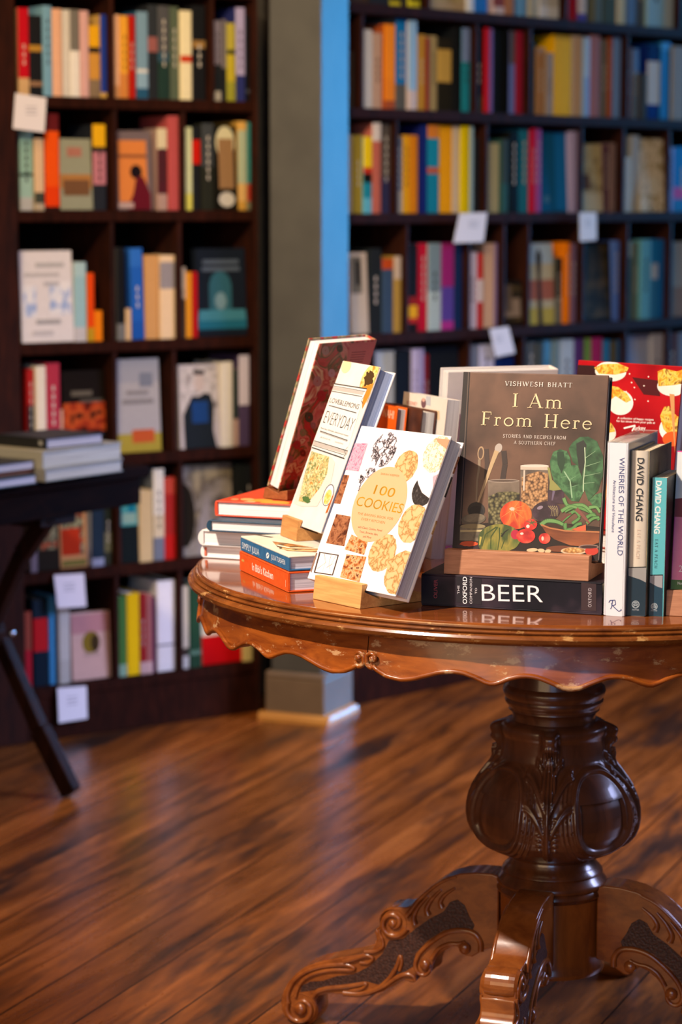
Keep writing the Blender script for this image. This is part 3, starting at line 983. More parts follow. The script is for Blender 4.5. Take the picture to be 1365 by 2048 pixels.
card(LC, [(31, 186), (93, 196), (89, 265), (26, 257)], 'white card on the top row edge at the far left of the left bookcase')
card(LC, [(108, 1150), (168, 1147), (173, 1213), (116, 1217)], 'white card hanging above the grey white book near the foot of the left bookcase')
card(LC, [(115, 1376), (173, 1372), (175, 1437), (118, 1446)], 'lowest white card, on the plinth of the left bookcase')
card(RC, [(920, 427), (975, 425), (968, 484), (908, 486)], 'tilted white card below the lime yellow book on the right bookcase')
card(RC, [(1160, 425), (1194, 425), (1194, 480), (1161, 483)], 'narrow white card below the olive photo book, right bookcase')
card(RC, [(980, 658), (1018, 653), (1031, 706), (992, 714)], 'slanted white card below the black and buff book, right bookcase')
# ---------------------------------------------------------------- round pedestal table
TC = Vector((.336, 3.74, 0))
TZ = .79
TOPW = wood('table_top_varnish', '6a3210', '9a5420', 3.2, (2, 9, 2), .13, .55, coat=.6, bump=.02)
RIMW = wood('table_rim_wood', '5a2c10', '8f5222', 4, (4, 4, 9), .26, .5, coat=.3, wear='b88a54', wear_amt=.575, wear_scale=27, bump=.15)
APRW = wood('table_apron_wood', '64290a', 'a4551a', 6, (2.2, 2.2, 9), .32, .45, coat=.2, wear='b98c60', wear_amt=.575, wear_scale=20, bump=.12)
DARKW = wood('pedestal_dark_walnut', '472818', '6e4026', 5, (6, 6, 2), .32, .55, coat=.35, wear=None)
DRUMW = wood('pedestal_drum_wood', '6a3412', '9c561f', 5, (7, 7, 1.5), .25, .5, coat=.35)
LEGW = wood('table_leg_wood', '6e3513', '9a5522', 5, (5, 5, 9), .25, .5, coat=.35)
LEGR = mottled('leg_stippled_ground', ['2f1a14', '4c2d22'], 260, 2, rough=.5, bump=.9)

table = empty('pedestal_table', loc=(TC.x, TC.y, 0))
tag(table, 'round glossy brown pedestal table with scalloped apron and carved scroll feet', 'table')

RT = .574
b = MB()
b.lathe([(.0, TZ), (.25, TZ), (RT - .020, TZ), (RT - .0165, TZ - .0004), (RT - .0155, TZ - .0022), (RT - .0150, TZ - .0045)], TOPW, 180, cap=False)
b.lathe([(RT - .0150, TZ - .0044), (RT - .0140, TZ - .0030), (RT - .0122, TZ - .0026), (RT - .0106, TZ - .0036), (RT - .0100, TZ - .0056), (RT - .0112, TZ - .0074),
         (RT - .0124, TZ - .0082), (RT - .0100, TZ - .0084), (RT - .0074, TZ - .0088), (RT - .0058, TZ - .0104), (RT - .0066, TZ - .0122), (RT - .0090, TZ - .0136),
         (RT - .0050, TZ - .0138), (RT - .0012, TZ - .0152), (RT + .001, TZ - .0185), (RT - .0006, TZ - .0235), (RT - .0055, TZ - .0275), (RT - .012, TZ - .029), (.3, TZ - .029), (0, TZ - .029)],
        RIMW, 180, cap=False)
o = b.build('table_top', table, smooth=30)

# apron: six panels of sixty degrees, scalloped along the lower edge
HALF = [(0, .7195), (1.2, .7185), (2.2, .7125), (3.6, .7065), (5.8, .7040), (7.6, .7070), (9.4, .7125), (11.4, .7185), (13.3, .7212), (15.0, .7200), (16.8, .7145),
        (18.2, .7085), (19.1, .7065), (20.0, .7090), (21.3, .7150), (22.8, .7190), (24.2, .7200), (25.6, .7175), (27.2, .7115), (28.8, .7045), (30, .7025)]


def apron_z(u):
    u = u % 60
    if u > 30:
        u = 60 - u
    for (a, za), (c, zc) in zip(HALF, HALF[1:]):
        if u <= c:
            t = (u - a) / (c - a)
            return za + (zc - za) * t
    return HALF[-1][1]


def cyl(phi, r, z):
    a = R(phi)
    return (r * sin(a), -r * cos(a), z)


J0 = -32.8


def apr_r(t):
    return .549 + .004 * t + .004 * t * t      # slight flare downwards


ZT = TZ - .027
for k in range(6):
    j = J0 + 60 * k
    b = MB()
    n = 96
    rows = 7
    grid = []
    for i in range(n + 1):
        u = .08 + (60 - .16) * i / n
        zb = apron_z(u)
        grid.append([cyl(j + u, apr_r(q / rows), ZT + (zb - ZT) * q / rows) for q in range(rows + 1)] +
                    [cyl(j + u, .535, zb + .001), cyl(j + u, .535, ZT)])
    m = len(grid[0])
    for i in range(n):
        for q in range(m - 1):
            b.face([grid[i][q], grid[i + 1][q], grid[i + 1][q + 1], grid[i][q + 1]], APRW)
    b.face(grid[0], APRW)
    b.face(grid[-1], APRW)
    me_o = b.build('apron_panel', table)
    bm = bmesh.new()
    bm.from_mesh(me_o.data)
    bmesh.ops.remove_doubles(bm, verts=bm.verts, dist=1e-5)
    bmesh.ops.recalc_face_normals(bm, faces=bm.faces)
    bm.to_mesh(me_o.data)
    bm.free()
    me_o.data.polygons.foreach_set('use_smooth', [True] * len(me_o.data.polygons))
    me_o.data.set_sharp_from_angle(angle=R(35))
    # bead moulding along the lower edge, curling into a scroll at each joint
    arc = 180 / pi / .556
    b = MB()
    pts = []
    rad = []

    def spiral(cx, cz, r0, turns, sgn, a0):
        out = []
        for i in range(25):
            t = i / 24
            rr = r0 * (1 - .72 * t)
            a = a0 + sgn * 2 * pi * turns * t
            out.append((cx + rr * cos(a) * arc, cz + rr * sin(a)))
        return out
    left = spiral(1.15, .7285, .0125, .85, -1, -pi / 2)      # starts at the bottom and curls up towards the joint
    left = left[::-1]
    mid = []
    for i in range(80):
        u = 1.35 + (60 - 2.7) * i / 79
        mid.append((u, apron_z(u) + .0005))
    right = spiral(60 - 1.15, .7285, .0125, .85, 1, -pi / 2)
    path = [(max(.25, u), z) for u, z in left] + mid + [(min(59.75, u), z) for u, z in right]
    for i, (u, z) in enumerate(path):
        pts.append(cyl(j + u, .5585, z))
    nl = len(left)
    rad = [.0028 + .0008 * i / nl for i in range(nl)] + [.0036] * len(mid) + [.0036 - .0008 * i / nl for i in range(nl)]
    b.tube(pts, rad, APRW, 8)
    b.ball(cyl(j + 1.15, .5575, .7285), .0055, APRW)
    b.ball(cyl(j + 60 - 1.15, .5575, .7285), .0055, APRW)
    b.build('bead_moulding', me_o, smooth=50)


# turned pedestal: silhouettes measured on the axis plane
def prof(pairs):
    out = []
    for y, hw in pairs:
        d = ray(1112, y)
        t = (TC.y - 0) / d.y
        z = HC + d.z * t
        dep = TC.y * cos(PITCH) - (z - HC) * sin(PITCH)
        out.append((hw * dep / F_PX, z))
    return out[::-1]


neck = prof([(1330, 90), (1366, 95), (1371, 101), (1378, 103), (1386, 101), (1392, 97), (1397, 99), (1403, 97), (1408, 92), (1413, 90), (1416, 91), (1420, 86), (1428, 83), (1438, 84), (1441, 94)])
b = MB()
b.lathe(neck, DARKW, 96)
b.lathe([(.15, .742), (.15, .761)], DARKW, 48)
b.build('turned_neck', table, smooth=40)

BPROF = prof([(1436, 86), (1439, 97), (1443, 104), (1449, 107), (1456, 107), (1462, 106), (1466, 103), (1480, 103), (1495, 104), (1508, 107), (1520, 115), (1535, 127), (1552, 140), (1570, 151), (1590, 159), (1610, 163),
              (1630, 163.5), (1650, 160), (1665, 153), (1678, 142), (1688, 128), (1696, 112), (1702, 95), (1705, 84)])
zlo, zhi = BPROF[0][1], BPROF[-1][1]


def pz(y):
    d = ray(1112, y)
    return HC + d.z * TC.y / d.y


ZP0, ZP1 = pz(1664), pz(1556)      # sunken panel, bottom and top
ZL = pz(1505)
AX = R(-9)


def smooth(e0, e1, x):
    t = max(0, min(1, (x - e0) / (e1 - e0)))
    return t * t * (3 - 2 * t)


def relief(a, z):
    al = (a - AX) % (pi / 2)
    if al > pi / 4:
        al = pi / 2 - al              # 0 on the leaf axis, pi/4 in the middle of a panel
    s = al * .125                     # metres along the surface from the axis
    h = 0
    hb = zhi - zlo
    # sunken panel: rounded shape centred between two leaf axes
    c = (pi / 4) * .125
    px = (c - s) / .052
    pzv = (z - (ZP0 + ZP1) / 2 - .010) / ((ZP1 - ZP0) / 2 + .016)
    dd = (abs(px) ** 2.6 + abs(pzv) ** 2.6) ** (1 / 2.6)
    win = smooth(pz(1700), pz(1688), z) * (1 - smooth(pz(1522), pz(1504), z))
    inside = 1 - smooth(.90, 1.0, dd)
    h -= .0055 * inside * win
    ridge = math.exp(-((dd - 1.09) / .075) ** 2)
    h += .0065 * ridge * win
    flute = smooth(1.16, 1.22, dd) * (1 - smooth(1.46, 1.58, dd))
    h += .0022 * flute * cos((dd - 1.22) * 2 * pi / .125) * win
    # stem on the axis, beads beside it
    st = math.exp(-(s / .0042) ** 2)
    up = smooth(pz(1698), pz(1685), z) * (1 - smooth(pz(1500), pz(1488), z))
    h += .0095 * st * up
    bd = math.exp(-((s - .0125) / .0035) ** 2)
    bw = smooth(pz(1672), pz(1666), z) * (1 - smooth(pz(1600), pz(1594), z))
    h += bd * bw * (.0035 - .0045 * (.5 + .5 * cos(z * 2 * pi / .0085)))
    # acanthus leaf: pairs of lobes curling away from the top of the stem
    for smax, y0, y1, wd, amp in ((.047, 1596, 1524, .0085, .0085), (.030, 1560, 1502, .0070, .0070), (.040, 1650, 1578, .0080, .0050)):
        q = s / smax
        if q < 1.12:
            zc = pz(y0) + (pz(y1) - pz(y0)) * (1 - (1 - min(q, 1)) ** 2) - .004 * max(0, q - .8)
            e = (z - zc) / wd
            fade = 1 - smooth(.92, 1.12, q)
            h = max(h, amp * math.exp(-abs(e) ** 3) * fade * (1 - .28 * (.5 + .5 * cos(e * 2 * pi * .9))))
    t = (z - pz(1575)) / (pz(1494) - pz(1575))
    if 0 < t < 1.06:
        wl = .006 + .010 * sin(pi * min(1, t))
        h = max(h, (1 - smooth(wl * .7, wl, s)) * (.0075 + .002 * cos(2 * pi * s / .006)))
    # scroll knob standing off the collar
    kz = (z - pz(1462)) / .0155
    k = math.exp(-(s / .0175) ** 4) * math.exp(-abs(kz) ** 4)
    h += .017 * k
    tz = (z - pz(1492)) / .016
    h += .009 * math.exp(-(s / .021) ** 4) * math.exp(-abs(tz) ** 4) * (1 - .35 * (.5 + .5 * cos(s * 2 * pi / .006)))
    return h


def dens(p, n):
    out = []
    zs = [q[1] for q in p]
    for i in range(n + 1):
        z = zs[0] + (zs[-1] - zs[0]) * i / n
        for (r0, z0), (r1, z1) in zip(p, p[1:]):
            if z <= z1 + 1e-9:
                t = (z - z0) / (z1 - z0)
                out.append((r0 + (r1 - r0) * t, z))
                break
    # gentle smoothing
    for _ in range(3):
        out = [out[0]] + [((out[i - 1][0] + 2 * out[i][0] + out[i + 1][0]) / 4, out[i][1]) for i in range(1, len(out) - 1)] + [out[-1]]
    return out


b = MB()
b.lathe(dens(BPROF, 150), DARKW, 480, fn=relief)
b.build('carved_vase', table, smooth=80)

base = prof([(1702, 86), (1706, 88), (1709, 84), (1716, 86), (1724, 92), (1731, 99), (1736, 101), (1739, 99), (1744, 102), (1751, 108), (1757, 111), (1761, 110), (1764, 107), (1768, 110), (1773, 111), (1778, 108), (1782, 104)])
b = MB()
b.lathe(base, wood('pedestal_ring_wood', '42210f', '6c3a1a', 5, (6, 6, 2), .25, .55, coat=.4), 96)
b.build('turned_ring', table, smooth=40)
drum = prof([(1778, 103), (1784, 103.5), (1860, 102), (1900, 102), (1916, 103), (1919, 105), (1924, 105.5), (1929, 104), (1931, 100)])
b = MB()
b.lathe(drum, DRUMW, 96)
b.build('drum', table, smooth=40)

# four scrolled legs; profile traced on the left leg's near face
LDIR = math.atan2(.155, -.405)                # direction of the left leg seen from the axis
ld = Vector((cos(LDIR), sin(LDIR), 0))
ln = Vector((ld.y, -ld.x, 0))
if ln.y > 0:
    ln = -ln
LT = .054


def leg_pt(cx, cy):
    """crop pixels of the leg zoom -> (distance from axis, height)"""
    x, y = 540 + .32234 * cx, 1720 + .32234 * cy
    q = at_plane(x, y, TC + ln * (LT / 2), ln) - TC
    return q.dot(ld), q.z


OUT = [(1420, 85), (1380, 68), (1280, 60), (1180, 66), (1080, 96), (1000, 145), (930, 208), (895, 255), (862, 272), (830, 276), (800, 274), (765, 280), (725, 300), (695, 330), (680, 375), (684, 410), (678, 430), (660, 405),
       (652, 430), (662, 470), (655, 505), (632, 540), (590, 562), (500, 578), (430, 588), (350, 604), (280, 622), (215, 648), (160, 688), (112, 740), (82, 800), (68, 860), (74, 915), (95, 955), (138, 988), (195, 1000), (248, 988),
       (282, 948), (292, 895), (284, 850), (300, 826), (340, 815), (430, 815), (540, 829), (620, 824), (690, 802), (760, 765), (830, 728), (875, 742), (898, 744), (912, 720), (905, 690), (940, 702), (980, 695), (1006, 668), (1012, 630),
       (1030, 590), (1062, 556), (1110, 528), (1160, 516), (1182, 545), (1215, 575), (1255, 582), (1295, 560), (1320, 540), (1360, 530), (1420, 525)]
prof2 = [leg_pt(*p) for p in OUT]
zmin = min(p[1] for p in prof2)
prof2 = [(a, z - zmin) for a, z in prof2]


def lp(cx, cy):
    a, z = leg_pt(cx, cy)
    return a, z - zmin


def catmull(pts, n=6):
    out = []
    P = [pts[0]] + list(pts) + [pts[-1]]
    for i in range(1, len(P) - 2):
        for k in range(n):
            t = k / n
            out.append(tuple(.5 * ((2 * P[i][c]) + (-P[i - 1][c] + P[i + 1][c]) * t + (2 * P[i - 1][c] - 5 * P[i][c] + 4 * P[i + 1][c] - P[i + 2][c]) * t * t +
                                   (-P[i - 1][c] + 3 * P[i][c] - 3 * P[i + 1][c] + P[i + 2][c]) * t ** 3) for c in (0, 1)))
    out.append(tuple(pts[-1]))
    return out


def spir(cx, cy, r0, r1, a0, turns, sgn=1, n=40):
    return [(cx + (r0 + (r1 - r0) * i / n) * cos(a0 + sgn * 2 * pi * turns * i / n), cy + (r0 + (r1 - r0) * i / n) * sin(a0 + sgn * 2 * pi * turns * i / n)) for i in range(n + 1)]


# carved lines (crop pixels, radius in metres start/end, flatten)
TUBES = [
    (spir(195, 905, 92, 22, R(-150), 1.35, -1), .0055, .0035),
    (catmull([(118, 870), (112, 810), (150, 730), (220, 676), (300, 646), (400, 632), (480, 632), (525, 650), (500, 664), (400, 662), (300, 678), (220, 716), (178, 770), (160, 830)]), .0045, .0035),
    (catmull([(460, 612), (540, 590), (600, 572), (640, 590), (610, 618), (560, 618)]), .005, .003),
    (catmull([(590, 552), (660, 545), (700, 520), (702, 480), (684, 440), (682, 410)]), .0042, .0026),
    (spir(768, 372, 88, 20, R(20), 1.3, 1), .0058, .0035),
    (catmull([(850, 330), (880, 290), (925, 230), (990, 170), (1070, 115), (1160, 85)]), .0048, .002),
    (catmull([(900, 378), (895, 330), (925, 270), (985, 205)]), .0062, .002),
    (catmull([(985, 322), (975, 280), (1010, 220), (1065, 165)]), .0062, .002),
    (catmull([(1070, 276), (1060, 240), (1090, 195), (1150, 155)]), .0055, .002),
    (catmull([(1310, 545), (1308, 490), (1270, 436), (1190, 416), (1100, 430), (1000, 492), (930, 562), (905, 630), (922, 680), (960, 694), (990, 672), (994, 640)]), .0052, .0032),
    (catmull([(1005, 596), (1050, 532), (1110, 502), (1170, 500), (1215, 488)]), .0042, .003),
    (catmull([(270, 828), (300, 796), (370, 776), (470, 766), (560, 752), (600, 748), (570, 780), (500, 792)]), .0048, .003),
    (catmull([(460, 806), (560, 812), (660, 786), (740, 720), (790, 640), (812, 578), (820, 620), (806, 668)]), .0055, .003),
    (catmull([(620, 800), (700, 768), (780, 716), (840, 690), (890, 700), (902, 730)]), .0052, .0034),
]
BALLS = [(195, 905, .011), (1212, 525, .0105), (968, 630, .010), (765, 375, .008)]


def make_leg(az):
    d = Vector((cos(az), sin(az), 0))
    M = axes((0, 0, 0), d, Vector((-d.y, d.x, 0)), Vector((0, 0, 1)))
    b = MB()
    b.prism([(a, z) for a, z in prof2], -LT / 2, LT / 2, LEGW, 1)
    lg = b.build('leg', table, smooth=60, tri=True)
    lg.matrix_local = M
    md = lg.modifiers.new('round', 'BEVEL')
    md.width = .007
    md.segments = 3
    md.limit_method = 'ANGLE'
    md.angle_limit = R(50)
    # stippled recess on both cheeks
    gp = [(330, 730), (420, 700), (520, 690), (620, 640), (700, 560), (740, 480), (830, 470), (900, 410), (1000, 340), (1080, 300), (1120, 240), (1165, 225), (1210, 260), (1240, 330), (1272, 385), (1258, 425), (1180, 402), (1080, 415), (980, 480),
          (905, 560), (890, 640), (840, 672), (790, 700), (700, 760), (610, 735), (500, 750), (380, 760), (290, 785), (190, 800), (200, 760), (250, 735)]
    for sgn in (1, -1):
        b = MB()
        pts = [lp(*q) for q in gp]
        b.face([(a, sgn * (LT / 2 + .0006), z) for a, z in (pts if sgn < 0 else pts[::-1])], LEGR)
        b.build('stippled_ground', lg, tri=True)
        b = MB()
        for path, r0, r1 in TUBES:
            q = [lp(*p) for p in path]
            rr = [(r0 + (r1 - r0) * i / (len(q) - 1)) for i in range(len(q))]
            b.tube([(a, sgn * (LT / 2 + .0005), z) for a, z in q], rr, LEGW, 8)
        for cx, cy, r in BALLS:
            a, z = lp(cx, cy)
            b.ball((a, sgn * (LT / 2 + .001), z), r, LEGW, sy=.75)
        b.build('scroll_carving', lg, smooth=60)
    # rounded foot roll and knee roll across the thickness
    for nm, cx, cy, rpx in (('foot_roll', 195, 905, .030), ('knee_roll', 768, 372, .0265)):
        b = MB()
        a, z = lp(cx, cy)
        ring = []
        for y, rr in ((-LT / 2 - .001, rpx * .86), (-LT / 2 + .004, rpx * .97), (-LT / 4, rpx), (LT / 4, rpx), (LT / 2 - .004, rpx * .97), (LT / 2 + .001, rpx * .86)):
            ring.append([(a + rr * cos(g * pi / 16), y, z + rr * sin(g * pi / 16)) for g in range(32)])
        for i in range(5):
            for g in range(32):
                h = (g + 1) % 32
                b.face([ring[i][g], ring[i][h], ring[i + 1][h], ring[i + 1][g]], LEGW)
        b.build(nm, lg, smooth=40)
    return lg


for k in range(4):
    make_leg(LDIR + k * pi / 2)
# ---------------------------------------------------------------- books and stands on the round table
def col_mat(c):
    return flat(c, .5, .35, .05)


PAGES_G = pages_mat('page_edges_shade', 'a9a6a2', 'd6d3ce')
PAGES_DAYLIT = pages_mat('page_edges_daylit', 'b8b8bc', 'e8e8ec')  # white paper, with blue window light put into its colour


def closed_book(label, group, M, W, T, H, front, spine=None, back=None, pages=None, hard=True, bevel=.0012, inset=None, rounded=0, name='book'):
    """local axes: x width (spine at 0), y thickness (front cover at 0), z height"""
    root = empty(name, M)
    tag(root, label, 'book', group)
    f, s, k = mat_of(front), mat_of(spine or front), mat_of(back or front)
    bt = .0027 if hard else .0006
    ins = inset if inset is not None else (.0035 if hard else .0004)
    b = MB()
    b.box(0, W, 0, bt, 0, H, f)
    b.build('front_cover', root, bevel=bevel if hard else 0)
    b = MB()
    b.box(0, W, T - bt, T, 0, H, k)
    b.build('back_cover', root, bevel=bevel if hard else 0)
    b = MB()
    if rounded:
        pts = [(bt + .001, bt), (0, bt * .7)] + [(-rounded * sin(pi * i / 10), T * i / 10) for i in range(1, 10)] + [(0, T - bt * .7), (bt + .001, T - bt)]
        b.prism(pts, 0, H, s, 2)
        b.build('spine', root, smooth=40)
    else:
        b.box(0, bt, bt, T - bt, 0, H, s)
        b.build('spine', root)
    b = MB()
    b.box(bt, W - ins, bt, T - bt, ins, H - ins, pages or PAGES)
    b.build('page_block', root, norm=True)
    return root


class Art:
    """flat printed artwork lying on one face of a book"""

    def __init__(s, root, face, dims, clip=True, off=0.0):
        s.root = root
        s.face = face
        M = root.matrix_basis.copy()
        s.M = M
        s.Mi = M.inverted()
        W, T, H = dims
        s.W, s.T, s.H = W, T, H
        X, Y, Z = (M.col[i].to_3d() for i in range(3))
        O = M.translation.copy()
        if face == 'front':
            s.P, s.n, s.lim = O, Y, (0, W, 0, H)
        elif face == 'back':
            s.P, s.n, s.lim = O + Y * T, Y, (-W, 0, 0, H)
        elif face == 'spine':
            s.P, s.n, s.lim = O + X * off, X, (-T, 0, 0, H)
        elif face == 'top':            # the z = H end
            s.P, s.n, s.lim = O + Z * H, Z, (0, W, 0, T)
        elif face == 'upper':          # y = T cover lying upwards
            s.P, s.n, s.lim = O + Y * T, Y, (0, W, 0, H)
        s.off = off
        s.clip = clip
        s.k = 0
        s.mb = MB()

    def ab(s, x, y):
        q = s.Mi @ at_plane(x, y, s.P, s.n)
        return {'front': (q.x, q.z), 'back': (-q.x, q.z), 'spine': (-q.y, q.z), 'top': (q.x, q.y), 'upper': (q.x, q.z)}[s.face]

    def to3(s, a, b):
        d = .00030 + .000005 * s.k
        return {'front': (a, -d, b), 'back': (-a, s.T + d, b), 'spine': (s.off - d, -a, b), 'top': (a, b, s.H + d), 'upper': (a, s.T + d, b)}[s.face]

    def raw(s, pts, mat):
        if s.clip:
            l = s.lim
            pts = [(min(max(a, l[0] + .0002), l[1] - .0002), min(max(b, l[2] + .0002), l[3] - .0002)) for a, b in pts]
        s.mb.face([s.to3(a, b) for a, b in pts], mat_of(mat) if isinstance(mat, str) else mat)

    def poly(s, px, mat):
        s.k += 1
        s.raw([s.ab(*p) for p in px], mat)

    def ell(s, cx, cy, rx, ry, mat, rot=0, n=28, a0=0, a1=360, wob=0):
        s.k += 1
        pts = []
        for i in range(n):
            t = R(a0 + (a1 - a0) * i / (n if a1 - a0 == 360 else n - 1))
            q = 1 + wob * (random.random() - .5)
            x, y = rx * cos(t) * q, ry * sin(t) * q
            pts.append(s.ab(cx + x * cos(R(rot)) - y * sin(R(rot)), cy + x * sin(R(rot)) + y * cos(R(rot))))
        s.raw(pts, mat)

    def circ(s, cx, cy, rpx, mat, wob=0, sx=1.0, n=36):
        s.k += 1
        c = s.ab(cx, cy)
        t = s.ab(cx, cy - rpx)
        r = math.hypot(t[0] - c[0], t[1] - c[1])
        pts = []
        for i in range(n):
            q = 1 + wob * (random.random() - .5)
            pts.append((c[0] + sx * r * q * cos(2 * pi * i / n), c[1] + r * q * sin(2 * pi * i / n)))
        s.raw(pts, mat)

    def line(s, px, wpx, mat, taper=1.0):
        s.k += 1
        P = [s.ab(*p) for p in px]
        q = s.ab(px[0][0] + 1, px[0][1])
        q2 = s.ab(px[0][0], px[0][1] - 1)
        unit = (abs(q[0] - P[0][0]) + math.hypot(q2[0] - P[0][0], q2[1] - P[0][1])) / 2
        w = wpx * unit / 2
        n = len(P)
        for i in range(n - 1):
            (x0, y0), (x1, y1) = P[i], P[i + 1]
            l = math.hypot(x1 - x0, y1 - y0) or 1
            nx, ny = -(y1 - y0) / l, (x1 - x0) / l
            w0 = w * (1 + (taper - 1) * i / (n - 1))
            w1 = w * (1 + (taper - 1) * (i + 1) / (n - 1))
            s.raw([(x0 + nx * w0, y0 + ny * w0), (x1 + nx * w1, y1 + ny * w1), (x1 - nx * w1, y1 - ny * w1), (x0 - nx * w0, y0 - ny * w0)], mat)

    def text(s, body, mat, A, B, cap, font='sans', bold=0):
        s.k += 1
        a, b = s.ab(*A), s.ab(*B)
        dx, dy = B[0] - A[0], B[1] - A[1]
        L = math.hypot(dx, dy)
        c = s.ab(A[0] + cap * dy / L, A[1] - cap * dx / L)
        ex = (b[0] - a[0], b[1] - a[1])
        l = math.hypot(*ex)
        e = (ex[0] / l, ex[1] / l)
        p = (-e[1], e[0])
        h = abs((c[0] - a[0]) * p[0] + (c[1] - a[1]) * p[1])
        polys, w, capu = glyph_polys(body, font, bold)
        mt = mat_of(mat) if isinstance(mat, str) else mat
        for f in polys:
            pts = []
            for x, y in f:
                u, v = x / w * l, y / capu * h
                pts.append((a[0] + e[0] * u + p[0] * v, a[1] + e[1] * u + p[1] * v))
            s.raw(pts, mt)

    def done(s, name):
        if s.mb.f:
            o = s.mb.build(name, s.root, norm=False, tri=True)
            return o


# lettering: Blender's built-in sans, and a drawn serif alphabet
_cap = []


def sans_polys(body, bold=0):
    cu = bpy.data.curves.new('lettering', 'FONT')
    cu.body = body
    cu.size = 1
    cu.resolution_u = 3
    cu.offset = bold
    ob = bpy.data.objects.new('lettering', cu)
    COL.objects.link(ob)
    dg = bpy.context.evaluated_depsgraph_get()
    me = bpy.data.meshes.new_from_object(ob.evaluated_get(dg))
    vs = [(v.co.x, v.co.y) for v in me.vertices]
    fs = [[vs[i] for i in p.vertices] for p in me.polygons]
    bpy.data.objects.remove(ob)
    bpy.data.curves.remove(cu)
    bpy.data.meshes.remove(me)
    return fs


def arc(cx, cy, rx, ry, a0, a1, n=10):
    return [(cx + rx * cos(R(a0 + (a1 - a0) * i / n)), cy + ry * sin(R(a0 + (a1 - a0) * i / n))) for i in range(n + 1)]


K, N = .115, .05       # thick and thin strokes


def sf(x, y, w=.3):    # a serif bar
    return ([(x - w / 2, y + (.02 if y < .5 else -.02)), (x + w / 2, y + (.02 if y < .5 else -.02))], .04)


